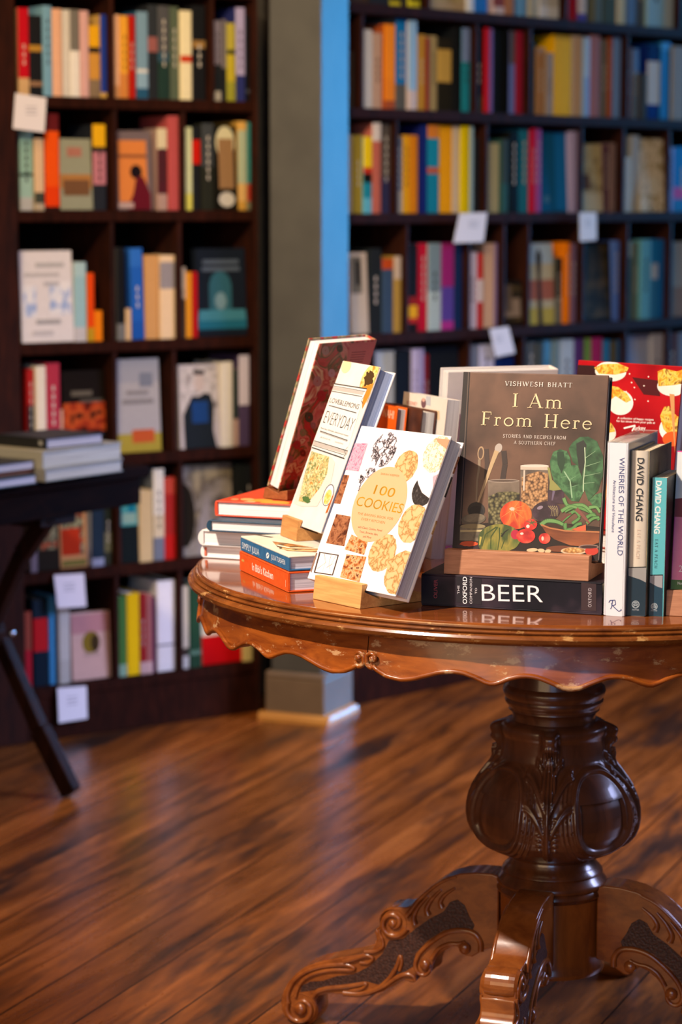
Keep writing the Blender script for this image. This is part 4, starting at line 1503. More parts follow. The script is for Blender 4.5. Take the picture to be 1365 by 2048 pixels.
SERIF = {
    'I': ([([(.18, 0), (.18, 1)], K), sf(.18, 0), sf(.18, 1)], .36),
    'A': ([([(.10, 0), (.42, 1.0)], N), ([(.40, 1.02), (.76, 0)], K), ([(.21, .34), (.62, .34)], N), sf(.10, 0, .26), sf(.76, 0, .3)], .88),
    'F': ([([(.2, 0), (.2, 1)], K), ([(.06, .975), (.64, .975)], N), ([(.62, 1), (.64, .78)], .04), ([(.2, .52), (.52, .52)], N), ([(.52, .42), (.52, .62)], .035), sf(.2, 0, .32)], .70),
    'H': ([([(.2, 0), (.2, 1)], K), ([(.74, 0), (.74, 1)], K), ([(.2, .52), (.74, .52)], N), sf(.2, 0), sf(.2, 1), sf(.74, 0), sf(.74, 1)], .94),
    'E': ([([(.2, 0), (.2, 1)], K), ([(.06, .975), (.62, .975)], N), ([(.06, .025), (.66, .025)], N), ([(.2, .52), (.52, .52)], N), ([(.62, 1), (.63, .8)], .04), ([(.66, 0), (.68, .22)], .04)], .74),
    'V': ([([(.10, 1), (.44, 0)], K), ([(.42, 0), (.74, 1)], N), sf(.10, 1, .28), sf(.74, 1, .24)], .82),
    'W': ([([(.08, 1), (.36, 0)], K), ([(.34, 0), (.62, 1)], N), ([(.60, 1), (.88, 0)], K), ([(.86, 0), (1.14, 1)], N), sf(.08, 1, .26), sf(1.14, 1, .22)], 1.22),
    'S': ([(arc(.3, .745, .21, .235, 20, 270, 12)[:-1] + arc(.3, .27, .25, .25, 90, -160, 12), .085), ([(.5, .98), (.5, .76)], .035), ([(.06, .02), (.06, .26)], .035)], .62),
    'B': ([([(.2, 0), (.2, 1)], K), ([(.06, .975), (.36, .975)], N), (arc(.36, .755, .2, .22, 90, -90), .08), ([(.2, .53), (.38, .53)], N), (arc(.38, .28, .24, .255, 90, -90), .085), ([(.06, .025), (.4, .025)], N)], .70),
    'T': ([([(.38, 0), (.38, 1)], K), ([(.04, .975), (.72, .975)], N), ([(.05, 1), (.04, .78)], .04), ([(.71, 1), (.72, .78)], .04), sf(.38, 0, .32)], .76),
    'O': ([(arc(.44, .5, .36, .47, 0, 360, 28), .085)], .88),
    'R': ([([(.2, 0), (.2, 1)], K), ([(.06, .975), (.38, .975)], N), (arc(.38, .74, .21, .235, 90, -90), .08), ([(.2, .505), (.4, .505)], N), ([(.38, .5), (.72, .01)], .1), sf(.2, 0), sf(.74, 0, .16)], .78),
    'N': ([([(.16, 0), (.16, 1)], N), ([(.14, 1), (.74, 0)], K), ([(.74, 0), (.74, 1)], N), sf(.16, 0, .26), ([(.02, .975), (.2, .975)], .04), sf(.74, 1, .26)], .9),
    'D': ([([(.2, 0), (.2, 1)], K), ([(.06, .975), (.36, .975)], N), (arc(.36, .5, .42, .475, 90, -90, 16), .09), ([(.06, .025), (.36, .025)], N)], .86),
    'C': ([(arc(.45, .5, .37, .475, 45, 315, 22), .085), ([(.72, .98), (.72, .74)], .035)], .80),
    'P': ([([(.2, 0), (.2, 1)], K), ([(.06, .975), (.38, .975)], N), (arc(.38, .72, .23, .255, 90, -90), .085), ([(.2, .465), (.38, .465)], N), sf(.2, 0, .32)], .68),
    'M': ([([(.16, 0), (.2, 1)], N), ([(.2, 1), (.54, .02)], K), ([(.52, 0), (.86, 1)], N), ([(.86, 1), (.9, 0)], K), sf(.16, 0, .24), sf(.9, 0, .28), sf(.86, 1, .2), ([(.06, .975), (.24, .975)], .04)], 1.06),
    'U': ([([(.2, 1), (.2, .34)] + arc(.45, .32, .25, .3, 180, 360, 12) + [(.70, 1)], .075), sf(.2, 1), sf(.7, 1, .24)], .88),
    'L': ([([(.2, 0), (.2, 1)], K), ([(.06, .025), (.62, .025)], N), ([(.62, 0), (.64, .24)], .04), sf(.2, 1)], .68),
    'X': ([([(.12, 1), (.72, 0)], K), ([(.10, 0), (.72, 1)], N), sf(.12, 0, .24), sf(.72, 0, .26), sf(.12, 1, .26), sf(.72, 1, .24)], .84),
    'm': ([([(.16, 0), (.16, .62)], .095), ([(.52, 0), (.52, .44)], .095), ([(.88, 0), (.88, .44)], .095), (arc(.34, .43, .18, .17, 150, 0, 8), .07), (arc(.70, .43, .18, .17, 150, 0, 8), .07),
           sf(.16, 0, .26), sf(.52, 0, .26), sf(.88, 0, .26), ([(.04, .6), (.17, .6)], .04)], 1.04),
    'r': ([([(.18, 0), (.18, .62)], .095), (arc(.36, .42, .18, .18, 160, 70, 6), .07), ([(.37, .55), (.45, .53)], .10), sf(.18, 0, .28), ([(.05, .6), (.19, .6)], .04)], .50),
    'o': ([(arc(.33, .31, .26, .29, 0, 360, 24), .08)], .66),
    'e': ([(arc(.31, .31, .25, .29, 5, 320, 20), .078), ([(.07, .34), (.55, .34)], .045)], .60),
    ' ': ([], .42),
}


def glyph_polys(body, font, bold=0):
    if font == 'sans':
        if not _cap:
            q = sans_polys('H')
            _cap.append(max(y for f in q for _, y in f))
        fs = sans_polys(body, bold)
        x0 = min(x for f in fs for x, _ in f)
        x1 = max(x for f in fs for x, _ in f)
        return [[(x - x0, y) for x, y in f] for f in fs], x1 - x0, _cap[0]
    fs = []
    x = 0
    track = .12 if bold == 0 else bold
    for ch in body:
        st, adv = SERIF[ch]
        for pts, w in st:
            n = len(pts)
            L, Rr = [], []
            for i, (px, py) in enumerate(pts):
                ax, ay = pts[max(0, i - 1)]
                bx, by = pts[min(n - 1, i + 1)]
                l = math.hypot(bx - ax, by - ay) or 1
                nx, ny = -(by - ay) / l * w / 2, (bx - ax) / l * w / 2
                L.append((x + px + nx, py + ny))
                Rr.append((x + px - nx, py - ny))
            for i in range(n - 1):
                fs.append([L[i], L[i + 1], Rr[i + 1], Rr[i]])
        x += adv + track
    return fs, x - track, 1.0


def stand(label, A, d, W, D, h, hb, ys, lean, T, dz, mat, group='wooden book stands on the round table'):
    """wedge block with a slanted slot; A front-left-bottom corner, ys slot front at the top edge"""
    wv, nn, _ = frame(d)
    root = empty('book_stand', axes(A, wv, nn, Vector((0, 0, 1))))
    tag(root, label, 'book stand', group)
    l = R(lean)
    t = T + .0028
    ys -= .0012
    bx, bz = ys - dz * math.tan(l), h - dz
    ex, ez = bx + t * cos(l), bz - t * sin(l)
    kk = (h - .004 - ez) / cos(l)
    fx, fz = ex + kk * sin(l), ez + kk * cos(l)
    if fx > D - .012:
        D = fx + .015
    prof = [(0, 0), (.004, h), (ys, h), (bx, bz), (ex, ez), (fx, fz), (D, hb), (D, 0)]
    b = MB()
    b.prism(prof, 0, W, mat, 0)
    b.build('slotted_block', root, tri=True, bevel=.0008)
    return root


MAPLE = wood('stand_maple', 'c08a50', 'deae6c', 4, (3, 30, 40), .5, .3, bump=.03)
CHERRY = wood('stand_cherry', 'a06a4c', 'be8664', 5, (3, 40, 40), .5, .3, bump=.03)
WALN = wood('stand_red_oak', '7c4524', '9c5c34', 5, (3, 30, 40), .5, .3, bump=.03)
gB = 'books set out on the round table'
UP = Vector((0, 0, 1))

# --- left pile: four books, heads towards the camera, spines to the left
wS, nS, _ = frame(-22)


def piled(label, px, z0, z1, W, H, cover, pages, rounded=.003, spine=None, cart=None):
    c = at_z(px[0], px[1], z0)
    O = c + nS * H
    M = axes(O, wS, UP, -nS)
    bk = closed_book(label, gB, M, W, z1 - z0 - .0006, H, cover, spine or cover, cover, pages, rounded=rounded)
    return bk, M, (W, z1 - z0 - .0006, H)


NAMED['navy_cloth'] = mottled('navy_cloth', ['16384c', '1e4560'], 200, rough=.5)
NAMED['coral_cover'] = mottled('coral_cover', ['d8452a', 'e05232'], 60, rough=.35)
PW = pages_mat('page_edges_flat_white', 'd8d4d0', 'f2efec', 1)
piled('white book with an orange strip, lowest of the left pile on the round table', (405, 1115), TZ + .0004, .8105, .165, .24, 'e6e2de', PW)
o_, M_, dm = piled('thick white book, second from the bottom of the left pile on the round table', (403, 1091), .811, .837, .168, .24, 'e2deda', PW, .006)
piled('navy blue hardcover with white pages in the left pile on the round table', (418, 1063), .8375, .8565, .155, .225, 'navy_cloth', PW, .004)
bkc, M_, dmc = piled('coral red hardcover topping the left pile on the round table', (431, 1032), .857, .882, .15, .215, 'coral_cover', PW, .001)
a = Art(bkc, 'upper', dmc)
for x, y, rx, ry, c in ((520, 1001, 26, 3, 'e8983c'), (495, 999, 14, 2.5, 'e8a86a'), (470, 999, 8, 2, 'e88a5c'), (550, 1006, 30, 4, 'e0a03c'), (500, 1004, 12, 1.5, 'f0b080')):
    a.ell(x, y, rx, ry, c)
a.done('cover_art')
# orange strip on the lowest white book
low = [o for o in COL.objects if o.get('label', '').startswith('white book with an orange strip')][0]
b = MB()
b.box(.0045, .0066, .003, .0168, .2365, .2403, flat('e07a5a'))
b.build('orange_strip', low)

# --- spine-out pair: orange below, blue above
wJ, nJ, _ = frame(-70)
c = at_z(478, 1143, TZ)
LJ = .232
cB = at_z(577, 1186, TZ)
O = cB - wJ * LJ
M = axes(O + UP * .0004, nJ, UP, wJ)          # x into the book, y up, z along the spine towards the right
NAMED['orange_cloth'] = mottled('orange_cloth', ['d4501a', 'de5a22'], 120, rough=.5)
NAMED['blue_jacket'] = mottled('blue_jacket', ['2c608c', '346c98'], 90, rough=.45)
dm = (.185, .0300, LJ)
bk = closed_book('orange hardcover lying spine out below the blue one, beside the white pile', gB, M, .185, .0300, LJ, 'orange_cloth', pages=pages_mat('page_edges_b', 'a8a6b4', 'dcdae4', 1), bevel=.001)


class SpineArt(Art):
    """spine of a lying book: along z is the reading direction, y is up"""

    def __init__(s, root, dims, off=0):
        super().__init__(root, 'spine', dims, clip=False, off=off)

    def ab(s, x, y):
        q = s.Mi @ at_plane(x, y, s.P, s.n)
        return (q.z, q.y)

    def to3(s, a, b):
        return (s.off - .0003 - .000005 * s.k, b, a)


a = SpineArt(bk, dm)
a.text("In Bibi's Kitchen", 'f0e2d6', (505, 1140), (547, 1159), 13, bold=.012)
a.line([(484, 1120), (489, 1122)], 2, 'c89a50')
a.line([(572, 1160), (572, 1174)], 1.5, 'e8a080')
a.done('spine_lettering')
b = MB()
b.box(.15, .182, .0002, .004, .2288, LJ + .0004, flat('c8a030'))
b.build('ribbon', bk)
M2 = axes(O + UP * .0312 + nJ * .0015 + wJ * .001, nJ, UP, wJ)
dm = (.185, .0222, LJ - .003)
NAMED['julia_cover'] = mottled('julia_cover', ['d8d4c4', 'e4e0d0'], 30, rough=.35)
bk = closed_book('blue spined hardcover lying on the orange one, under a wooden stand', gB, M2, .185, .0222, LJ - .003, 'blue_jacket', 'blue_jacket', 'julia_cover', pages_mat('page_edges_b', 'a8a6b4', 'dcdae4', 1), bevel=.001)
a = SpineArt(bk, dm)
a.text('SIMPLY JULIA', 'dfe6ea', (485, 1096), (519, 1111), 11)
a.ell(536, 1111, 3, 6, 'e8ecec')
a.line([(534, 1113), (538, 1108)], 1.2, '2c608c')
a.text('JULIA TURSHEN', 'dfe6ea', (543, 1118), (571, 1130), 9)
a.done('spine_lettering')
a = Art(bk, 'upper', dm)
NAMED['toast'] = mottled('toast', ['7a4a24', 'c08a4c', '3c2a1a'], 60)
a.poly([(545, 1083), (585, 1088), (640, 1098), (640, 1105), (575, 1102), (555, 1094)], 'toast')
a.line([(553, 1090), (580, 1096), (640, 1097)], 2, 'f0e8d0')
a.line([(560, 1097), (590, 1101), (640, 1101)], 2.5, 'e4c890')
a.line([(515, 1070), (545, 1075)], 2, '3a3a34')
a.ell(562, 1096, 3, 2, '3c3c34')
a.done('cover_art')


# --- a book leaning in a stand
def leaning(label, BL, d, lean, W, T, H, sink, **kw):
    wv, nn, u = frame(d, lean)
    O = Vector(BL) - u * sink
    M = axes(O, wv, nn, u)
    dims = (W, T, H + sink)
    return closed_book(label, gB, M, W, T, H + sink, **kw), dims, wv, nn, u


def stand_for(label, BL, d, lean, T, z0, W, off, lip, sink, D, hb, mat):
    wv, nbh, _ = frame(d)
    A = Vector(BL) + wv * off - nbh * lip
    h = BL[2] - z0 + .0015
    A.z = z0 + .0003
    return stand(label, A, d, W, D, h, hb, lip + .0015 * math.tan(R(lean)), lean, T, sink + .0030, mat)


# cookie book
BL = (-.046, 3.430, .8225)
NAMED['cookie_white'] = flat('eee6e2', .45, .35, .02)
bk, dm, *_ = leaning('white cookbook titled 100 COOKIES leaning in a pale wooden stand', BL, -52.8, 24.6, .203, .027, .228, .008, front='cookie_white', pages=PAGES_DAYLIT, hard=True, bevel=.001)
stand_for('pale maple stand at the table front, holding the cookie book', BL, -52.8, 24.6, .027, TZ, .110, .028, .014, .008, .112, .012, MAPLE)
NAMED['crinkle'] = mottled('crinkle_cookie', ['2a2024', 'b8aeb4', 'eee6ea', 'f4eef0'], 70, kind='crack', lo=.02, hi=.26)
NAMED['choc_chip'] = mottled('choc_chip', ['94683a', 'b98e58', 'c8a26c', 'd0ae7c'], 62, kind='crack', lo=-.02, hi=.16)
NAMED['pale_cookie'] = mottled('pale_cookie', ['c08c5c', 'e4ccae', 'ead8c2'], 90, kind='crack', lo=0, hi=.14)
NAMED['brownie'] = mottled('brownie', ['4a2214', '8a5234', 'a46c48', '6c3a22'], 90, dist=1)
NAMED['nutty'] = mottled('nutty', ['7a3c1c', 'b86c34', 'd8a878', '5c2c18'], 130)
NAMED['pink_swirl'] = mottled('pink_swirl', ['e07a94', 'f0a8b8', 'd0587c'], 60, dist=3)
NAMED['gold'] = mottled('gold_foil', ['9a7018', 'b88a24'], 40, rough=.3)
NAMED['peach_disc'] = flat('dfa67c', .5, .3, .02)
NAMED['half_dark'] = mottled('half_dark', ['2a2422', '3c3634', '6a6260'], 260, lo=.45, hi=.75)


def cpx(x, y):
    return (620 + .2271 * x, 840 + .2271 * y)


a = Art(bk, 'front', dm)


def cc(x, y, r, m, wob=.06, sx=1):
    px = cpx(x, y)
    a.circ(px[0], px[1], r * .2271, m, wob, sx)


def cq(pts, m):
    a.poly([cpx(*p) for p in pts], m)


cc(510, 540, 112, 'crinkle')
cc(655, 262, 142, 'crinkle', .05, 1.0)
cc(848, 410, 132, 'choc_chip')
cc(1120, 300, 150, 'pale_cookie')
cq([(1110, 160), (1260, 175), (1225, 260), (1130, 200)], 'c08a6a')
cc(1010, 615, 135, 'half_dark', .02)
cq([(940, 490), (1000, 465), (1080, 470), (1140, 520), (1110, 650), (1060, 690), (990, 640), (960, 570)], 'f0dcd8')
cq([(1085, 500), (1150, 480), (1100, 600)], 'e09aa4')
cc(905, 912, 158, 'choc_chip')
cc(640, 1168, 156, 'choc_chip')
cc(800, 1345, 180, 'choc_chip')
cq([(395, 205), (512, 208), (432, 452), (312, 438)], 'pink_swirl')
cq([(290, 480), (350, 488), (270, 740), (205, 732)], 'brownie')
cq([(235, 828), (362, 850), (305, 1112), (145, 1084)], 'brownie')
cq([(370, 1008), (512, 1076), (480, 1188), (308, 1140)], 'nutty')
cq([(85, 1160), (258, 1188), (205, 1370), (36, 1345)], '4a3a34')
cq([(97, 1172), (246, 1196), (198, 1360), (50, 1338)], 'f0e6e0')
for q in (((130, 1180), (140, 1250), (110, 1345)), ((190, 1190), (170, 1270), (185, 1358)), ((230, 1200), (180, 1290)), ((70, 1310), (150, 1250)), ((150, 1300), (215, 1260))):
    a.line([cpx(*p) for p in q], .9, '9a6a54', .4)
cq([(325, 1183), (500, 1205), (438, 1428), (268, 1384)], 'nutty')
cq([(30, 1165), (70, 1172), (15, 1345), (4, 1330)], '8a6a5a')
cq([(150, 870), (165, 872), (90, 1080), (70, 1075)], 'd8b090')
px = cpx(612, 742)
a.circ(px[0], px[1], 304 * .2271, 'peach_disc', 0, 1.0, 60)
a.done('cover_art')
a = Art(bk, 'front', dm)
a.k = 40
T_ = lambda s_, A, B, h, m='gold', **k: a.text(s_, m, cpx(*A), cpx(*B), h * .2271, **k)
T_('100', (560, 650), (738, 684), 82)
T_('COOKIES', (404, 752), (806, 824), 84)
T_('THE BAKING BOOK FOR', (420, 832), (735, 884), 22, '9a6a2a')
T_('EVERY KITCHEN', (455, 882), (660, 916), 22, '9a6a2a')
T_('with Classic Cookies, Novel', (424, 950), (636, 985), 20, '6a4a28')
T_('Treats, Brownies, Bars,', (436, 990), (602, 1020), 20, '6a4a28')
T_('and More', (468, 1034), (542, 1046), 20, '6a4a28')
T_('SARAH KIEFFER', (625, 482), (790, 504), 18, '9a6a2a')
a.done('title_lettering')
# pictures bleeding over the back board's edge
b = MB()
W_, T__, H_ = dm
for z0, z1, m in ((.19, .215, 'brownie'), (.155, .185, 'half_dark'), (.1, .12, 'choc_chip')):
    b.box(W_ - .0008, W_ + .0004, T__ - .0026, T__ - .0002, z0, z1, mat_of(m))
b.build('edge_art', bk)

# book with a label and a plate of food
BL = (-.083, 3.680, .8735)
NAMED['linen'] = mottled('linen_white', ['ded6cf', 'e8e1da'], 25, rough=.4)
NAMED['pasta'] = mottled('pasta', ['8a3a1a', 'd8a04c', 'ecd8a8', '4a6a30', 'e8c884', 'b8481c'], 75, dist=1.5, lo=.3, hi=.7)
NAMED['egg_yolk'] = mottled('egg_dish', ['d8a820', 'e8d48c', 'c08a28'], 80)
bk, dm, *_ = leaning('off-white cookbook titled EVERYDAY leaning on the blue spined book', BL, -69.3, 21.3, .155, .028, .253, .008, front='linen', pages=pages_mat('page_edges_blue_lit', '7f98c8', 'aebbdc'), bevel=.001)  # blue daylight on the fore-edge is put into the page colour
stand_for('cherry wood stand on the blue spined book, behind the cookie book', BL, -69.3, 21.3, .028, .8435, .072, .002, .012, .008, .070, .014, wood('stand_ash', 'ac7440', 'cc9658', 4, (3, 30, 40), .5, .3, bump=.03))


def lpx(x, y):
    return (520 + .20513 * x, 660 + .20513 * y)


a = Art(bk, 'front', dm)
Q = lambda pts, m: a.poly([lpx(*p) for p in pts], m)
LN = lambda pts, w_, m: a.line([lpx(*p) for p in pts], w_ * .205, m)
a.ell(*lpx(845, 350), 9, 15, 'e8cfa0', 20)
a.ell(*lpx(1085, 520), 21, 40, 'c8a888', 18)
a.ell(*lpx(1080, 500), 18, 34, 'egg_yolk', 18)
a.ell(*lpx(1062, 480), 9, 16, '4a3418', 18, wob=.5)
Q([(1000, 560), (1110, 520), (1070, 640), (1000, 770)], 'd88028')
Q([(722, 520), (1050, 572), (1020, 640), (830, 1260), (500, 1150)], 'e4ded8')
LN([(722, 523), (1048, 575)], 6, '3a3a3a')
LN([(718, 545), (1030, 600)], 3, '3a3a3a')
Q([(716, 552), (1020, 602), (1005, 635), (706, 585)], 'b4aea8')
LN([(700, 596), (1000, 650)], 4, '3a3a3a')
LN([(1048, 575), (1020, 650), (990, 690), (1010, 720)], 4, '55504a')
LN([(675, 735), (945, 810)], 5, '4a4a4a')
LN([(590, 985), (858, 1078)], 5, '4a4a4a')
LN([(588, 996), (855, 1088)], 2, '4a4a4a')
Q([(530, 1085), (860, 1185), (850, 1215), (520, 1120)], 'b4aea8')
LN([(534, 1080), (860, 1180)], 4, '3a3a3a')
LN([(520, 1125), (835, 1222)], 3, '3a3a3a')
LN([(510, 1145), (828, 1255)], 6, '3a3a3a')
LN([(860, 1140), (830, 1180), (840, 1215), (815, 1245)], 4, '55504a')
a.poly([lpx(*p) for p in ((505, 1180), (700, 1235), (735, 1290), (700, 1480), (560, 1720), (400, 1720), (330, 1690), (430, 1420))], 'd4ccc4')
Q([(508, 1182), (680, 1238), (660, 1400), (590, 1540), (470, 1690), (380, 1670), (440, 1400)], 'pasta')
a.ell(*lpx(455, 1655), 9, 6, '4a6a38', 30, wob=.4)
a.ell(*lpx(670, 1610), 10, 23, '6c6c74', 18)
a.ell(*lpx(670, 1612), 8.6, 21, 'e4e0e4', 18)
a.ell(*lpx(665, 1630), 6.5, 16, 'egg_yolk', 18)
Q([(720, 1590), (790, 1650), (720, 1800), (640, 1790)], 'c8641c')
a.done('cover_art')
a = Art(bk, 'front', dm)
a.k = 50
TT = lambda s_, A, B, h, m='2c2c2c', **k: a.text(s_, m, lpx(*A), lpx(*B), h * .20513, **k)
TT('LOVE&LEMONS', (680, 705), (962, 775), 48)
TT('EVERYDAY', (617, 905), (895, 990), 128, bold=-.018)
TT('More than 100 bright, plant-forward recipes', (596, 962), (865, 1040), 16, '6a6a6a')
TT('JEANINE', (590, 1050), (690, 1080), 14, '8a8a8a')
TT('DONOFRIO', (735, 1098), (815, 1120), 14, '8a8a8a')
a.done('title_lettering')

# red floral book: fore-edge and back cover towards the camera
P = at_z(559, 977, .9005)
W_, T_b, H_ = .150, .025, .246
d = 53 + 180
wv, nn, u = frame(d, 19.5)
O = P - wv * W_ - nn * T_b - u * .006
NAMED['floral_red'] = mottled('floral_red', ['84141a', 'b01c24', '44441c', 'c06c58', 'a0181e', 'c8a878', '98161e'], 16, 3, dist=1.8, rough=.35, lo=.3, hi=.72)
NAMED['floral_edge'] = mottled('floral_edge', ['c83c34', 'b8302c', '8a8a5c', 'd0a890', 'c43c38'], 40, rough=.35)
bk = closed_book('tall red floral hardcover leaning on the coral book, its white fore-edge showing', gB, axes(O, wv, nn, u), W_, T_b, H_ + .006, 'floral_edge', 'floral_edge', 'floral_red', PAGES, bevel=.001)
dm = (W_, T_b, H_ + .006)
a = Art(bk, 'back', dm)
NAMED['flap_pink'] = flat('b45a52', .45, .35, .04)


def fpx(x, y):
    return (520 + .20513 * x, 660 + .20513 * y)


a.poly([fpx(*p) for p in ((885, 130), (1135, 108), (1060, 340), (1000, 480), (800, 480))], 'flap_pink')
for k in range(5):
    y = 215 + k * 24
    a.line([fpx(895 - k * 6, y + 4), fpx(1035 - k * 8, y - 6)], 1.3, '7c302c')
random.seed(3)
for x, y, r, c in ((640, 200, 36, '9a7a6c'), (780, 180, 30, '3c3c1c'), (560, 500, 42, 'a06a5c'), (700, 420, 34, 'b0867c'), (480, 850, 40, '2c3018'), (520, 930, 26, '8a5a4c'), (420, 1000, 30, '7c6a3c'), (360, 1120, 36, '9c1418'),
                   (300, 1260, 30, '8c4a44'), (420, 1200, 28, '6a0c10'), (330, 1420, 34, '9c2a24'), (220, 1440, 20, 'a88850'), (600, 640, 44, 'a01418')):
    px = fpx(x, y)
    for q in range(5):
        g_ = q * 72 + x
        a.ell(px[0] + r * .11 * cos(R(g_)), px[1] + r * .16 * sin(R(g_)), r * .09, r * .15, c, g_)
a.done('cover_art')
stA = Vector((-.125, 3.82, 0))
wl, nl_, _ = frame(d)
Pst = at_z(541, 998, .8822)
Ast = Pst - wl * .075 - nl_ * .018
P0 = O
ysf = (P0 - Ast).dot(nl_)
hh = P.z - .8826 - .001
lipz = ysf + (.8826 + hh - O.z) * math.tan(R(19.5))
Ast = Ast + nl_ * (lipz - .008)
Ast.z = .8826
stand('reddish wooden stand on the coral book, holding the floral book', Ast, d, .075, .046, hh, .016, .008, 19.5, T_b, (.8826 + hh - O.z) + .0022, WALN)

# three books standing in a row behind
CBL = Vector((.076, 3.947, TZ + .0004))
wv, nbh, _ = frame(-68)


def row_book(label, offs, xpx, H, T, W, lean, **kw):
    wv, nn, u = frame(-68, lean)
    best = None
    for i in range(600):
        r = -.1 + i * .0006
        q = CBL - nbh * offs + wv * r + u * H - CAMP
        dd = q.y * cos(PITCH) - q.z * sin(PITCH)
        x = 682.5 + F_PX * q.x / dd
        if best is None or abs(x - xpx) < best[0]:
            best = (abs(x - xpx), r)
    O = CBL - nbh * offs + wv * (best[1] - W)
    return closed_book(label, gB, axes(O, wv, nn, u), W, T, H, **kw), (W, T, H)


bk, dm = row_book('cream paperback with red lettering standing behind the brown book', 0, 896, .254, .0235, .172, 6.3, front='d8cdbf', pages=PAGES_G, hard=False)
a = Art(bk, 'front', dm)
a.text('RODNEY', 'b8563c', (814, 808), (835, 812), 7)
a.ell(848, 806, 5, 10, '6a4a50')
a.ell(848, 800, 3, 4, 'c8a090')
a.poly([(853, 792), (862, 793), (862, 812), (853, 810)], 'b0b4b8')
a.poly([(820, 812), (880, 822), (880, 840), (820, 830)], 'd8b890')
a.done('cover_art')
NAMED['brown_cover'] = mottled('brown_cover', ['3a1c12', '5a3220'], 30, rough=.4)
bk, dm = row_book('brown book with grey pages standing between the orange and the cream book', .0285, 845, .236, .0265, .165, 6.3, front='brown_cover', back=None, pages=PAGES_G)
bk, dm = row_book('bright orange book standing behind the EVERYDAY cookbook', .050, 795, .237, .0195, .135, 6.3, front='dd5c10', pages=PAGES_G)
a = Art(bk, 'front', dm)
a.text('NAHI', 'e0b090', (766, 832), (788, 838), 15, bold=.03)
a.done('cover_lettering')

# big white hardcover behind the brown cookbook
P = at_z(876, 1098, TZ)
d = 19 + 180
wv, nn, u = frame(d, 8.2)
W_, T_b, H_ = .193, .034, .290
O = P - wv * W_ - nn * T_b + UP * .0045
bk = closed_book('tall white hardcover standing behind the brown cookbook, its top edge showing', gB, axes(O, wv, nn, u), W_, T_b, H_, 'd8d0c8', pages=PAGES_G)

# thick dark book lying spine out, lettered BEER
wv, nb_, _ = frame(-19)
O = at_z(843, 1211, TZ)
LB = .2582
M = axes(O + UP * .0004, nb_, UP, wv)
NAMED['beer_cover'] = mottled('beer_cover', ['14151d', '1c1a24', '43353f', '191820'], 9, 3, rough=.6, spec=.2)
BTK = .0450
bk = closed_book('thick black book lettered BEER lying spine out under a wooden stand', gB, M, .178, BTK, LB, 'beer_cover', pages=PAGES_CREAM, rounded=0, bevel=.002)
dm = (.178, BTK, LB)
a = SpineArt(bk, dm)


def bpx(x, y):
    return (820 + .39927 * x, 700 + .39927 * y)


a.poly([bpx(*p) for p in ((235, 1135), (360, 1145), (360, 1275), (235, 1262))], '201d26')
a.poly([bpx(*p) for p in ((860, 1165), (935, 1172), (935, 1308), (860, 1302))], '3c2c30')
a.text('BEER', 'f2f0f2', bpx(362, 1256), bpx(668, 1264), 33, bold=-.006)
a.text('OLIVER', '9a3c4c', bpx(138, 1244), bpx(140, 1150), 7)
a.text('THE', 'd8d4d8', bpx(250, 1222), bpx(250, 1180), 4.2)
a.text('OXFORD', 'f0eef0', bpx(287, 1272), bpx(287, 1136), 8.2, bold=.015)
a.text('COMPANION', 'd8d4d8', bpx(313, 1272), bpx(313, 1138), 4.6)
a.text('TO', 'd8d4d8', bpx(338, 1222), bpx(338, 1192), 4.2)
a.text('OXFORD', 'e0d8dc', bpx(911, 1288), bpx(911, 1192), 6.4, font='serif')
a.done('spine_lettering')
ZB = TZ + .0004 + BTK

# brown cookbook in its stand on the BEER book
BL = (.156, 3.357, .868)
NAMED['iam_brown'] = mottled('cover_brown_wall', ['38281f', '523b2f', '6b4d3c', '46342a'], 9, 4, rough=.4, lo=.3, hi=.7)
bk, dm, *_ = leaning('brown cookbook with vegetables and jars on its cover, in a stand on the BEER book', BL, -19.2, 11.6, .2095, .024, .2505, .008, front='iam_brown', spine='1c1614', back='2a211c', pages=PAGES, bevel=.0015)
stand_for('long reddish stand lying on the BEER book, holding the brown cookbook', BL, -19.2, 11.6, .024, ZB, .207, -.006, .021, .008, .085, .014, CHERRY)


def vpx(x, y):
    return (890 + .24176 * x, 880 + .24176 * y)


NAMED['jar_glass'] = mottled('art_glass', ['5c5044', '7a6a5a', '4a4038'], 20)
NAMED['beans_green'] = mottled('art_beans_green', ['2c2818', '8a8258', 'a89c70'], 180, kind='voronoi', lo=.1, hi=.75)
NAMED['beans_green'] = mottled('art_beans_green2', ['8c845c', '625c38', '211e12'], 230, kind='voronoi', lo=.1, hi=.75)
NAMED['beans_tan'] = mottled('art_beans_tan', ['c89c6c', 'a87c50', '4c3220'], 270, kind='voronoi', lo=.1, hi=.8)
NAMED['tomato'] = mottled('art_tomato', ['a82414', 'c83c18', 'd8702c', 'b83016'], 38, stretch=(1, 1, .35), dist=.6)
NAMED['green_tom'] = mottled('art_green_tomato', ['2e3c18', '56662a', '8c8234', '3c4c20'], 30, stretch=(1.4, 1, .5))
NAMED['eggplant'] = mottled('art_eggplant', ['1c1018', '2c1a24', '4a3440'], 30)
NAMED['leafy'] = mottled('art_leaf', ['1f4022', '315a36', '4a7a4c', '284c2c'], 60, dist=.5)
NAMED['leafy2'] = mottled('art_leaf_b', ['1b3a20', '2c5431', '3e6a42'], 60, dist=.5)
NAMED['bean_pod'] = mottled('art_pod', ['3c6a34', '5c8c4c'], 60)
NAMED['bowl_wood'] = mottled('art_bowl', ['6a3418', '8c4c28', 'a05c34'], 25, stretch=(.4, 1, 1.5))
NAMED['tarnish'] = mottled('art_metal', ['3c362c', '7a6e58', '5c5344'], 40)
NAMED['red_fruit'] = mottled('art_red', ['a01818', 'c82820', 'e05a44'], 60)
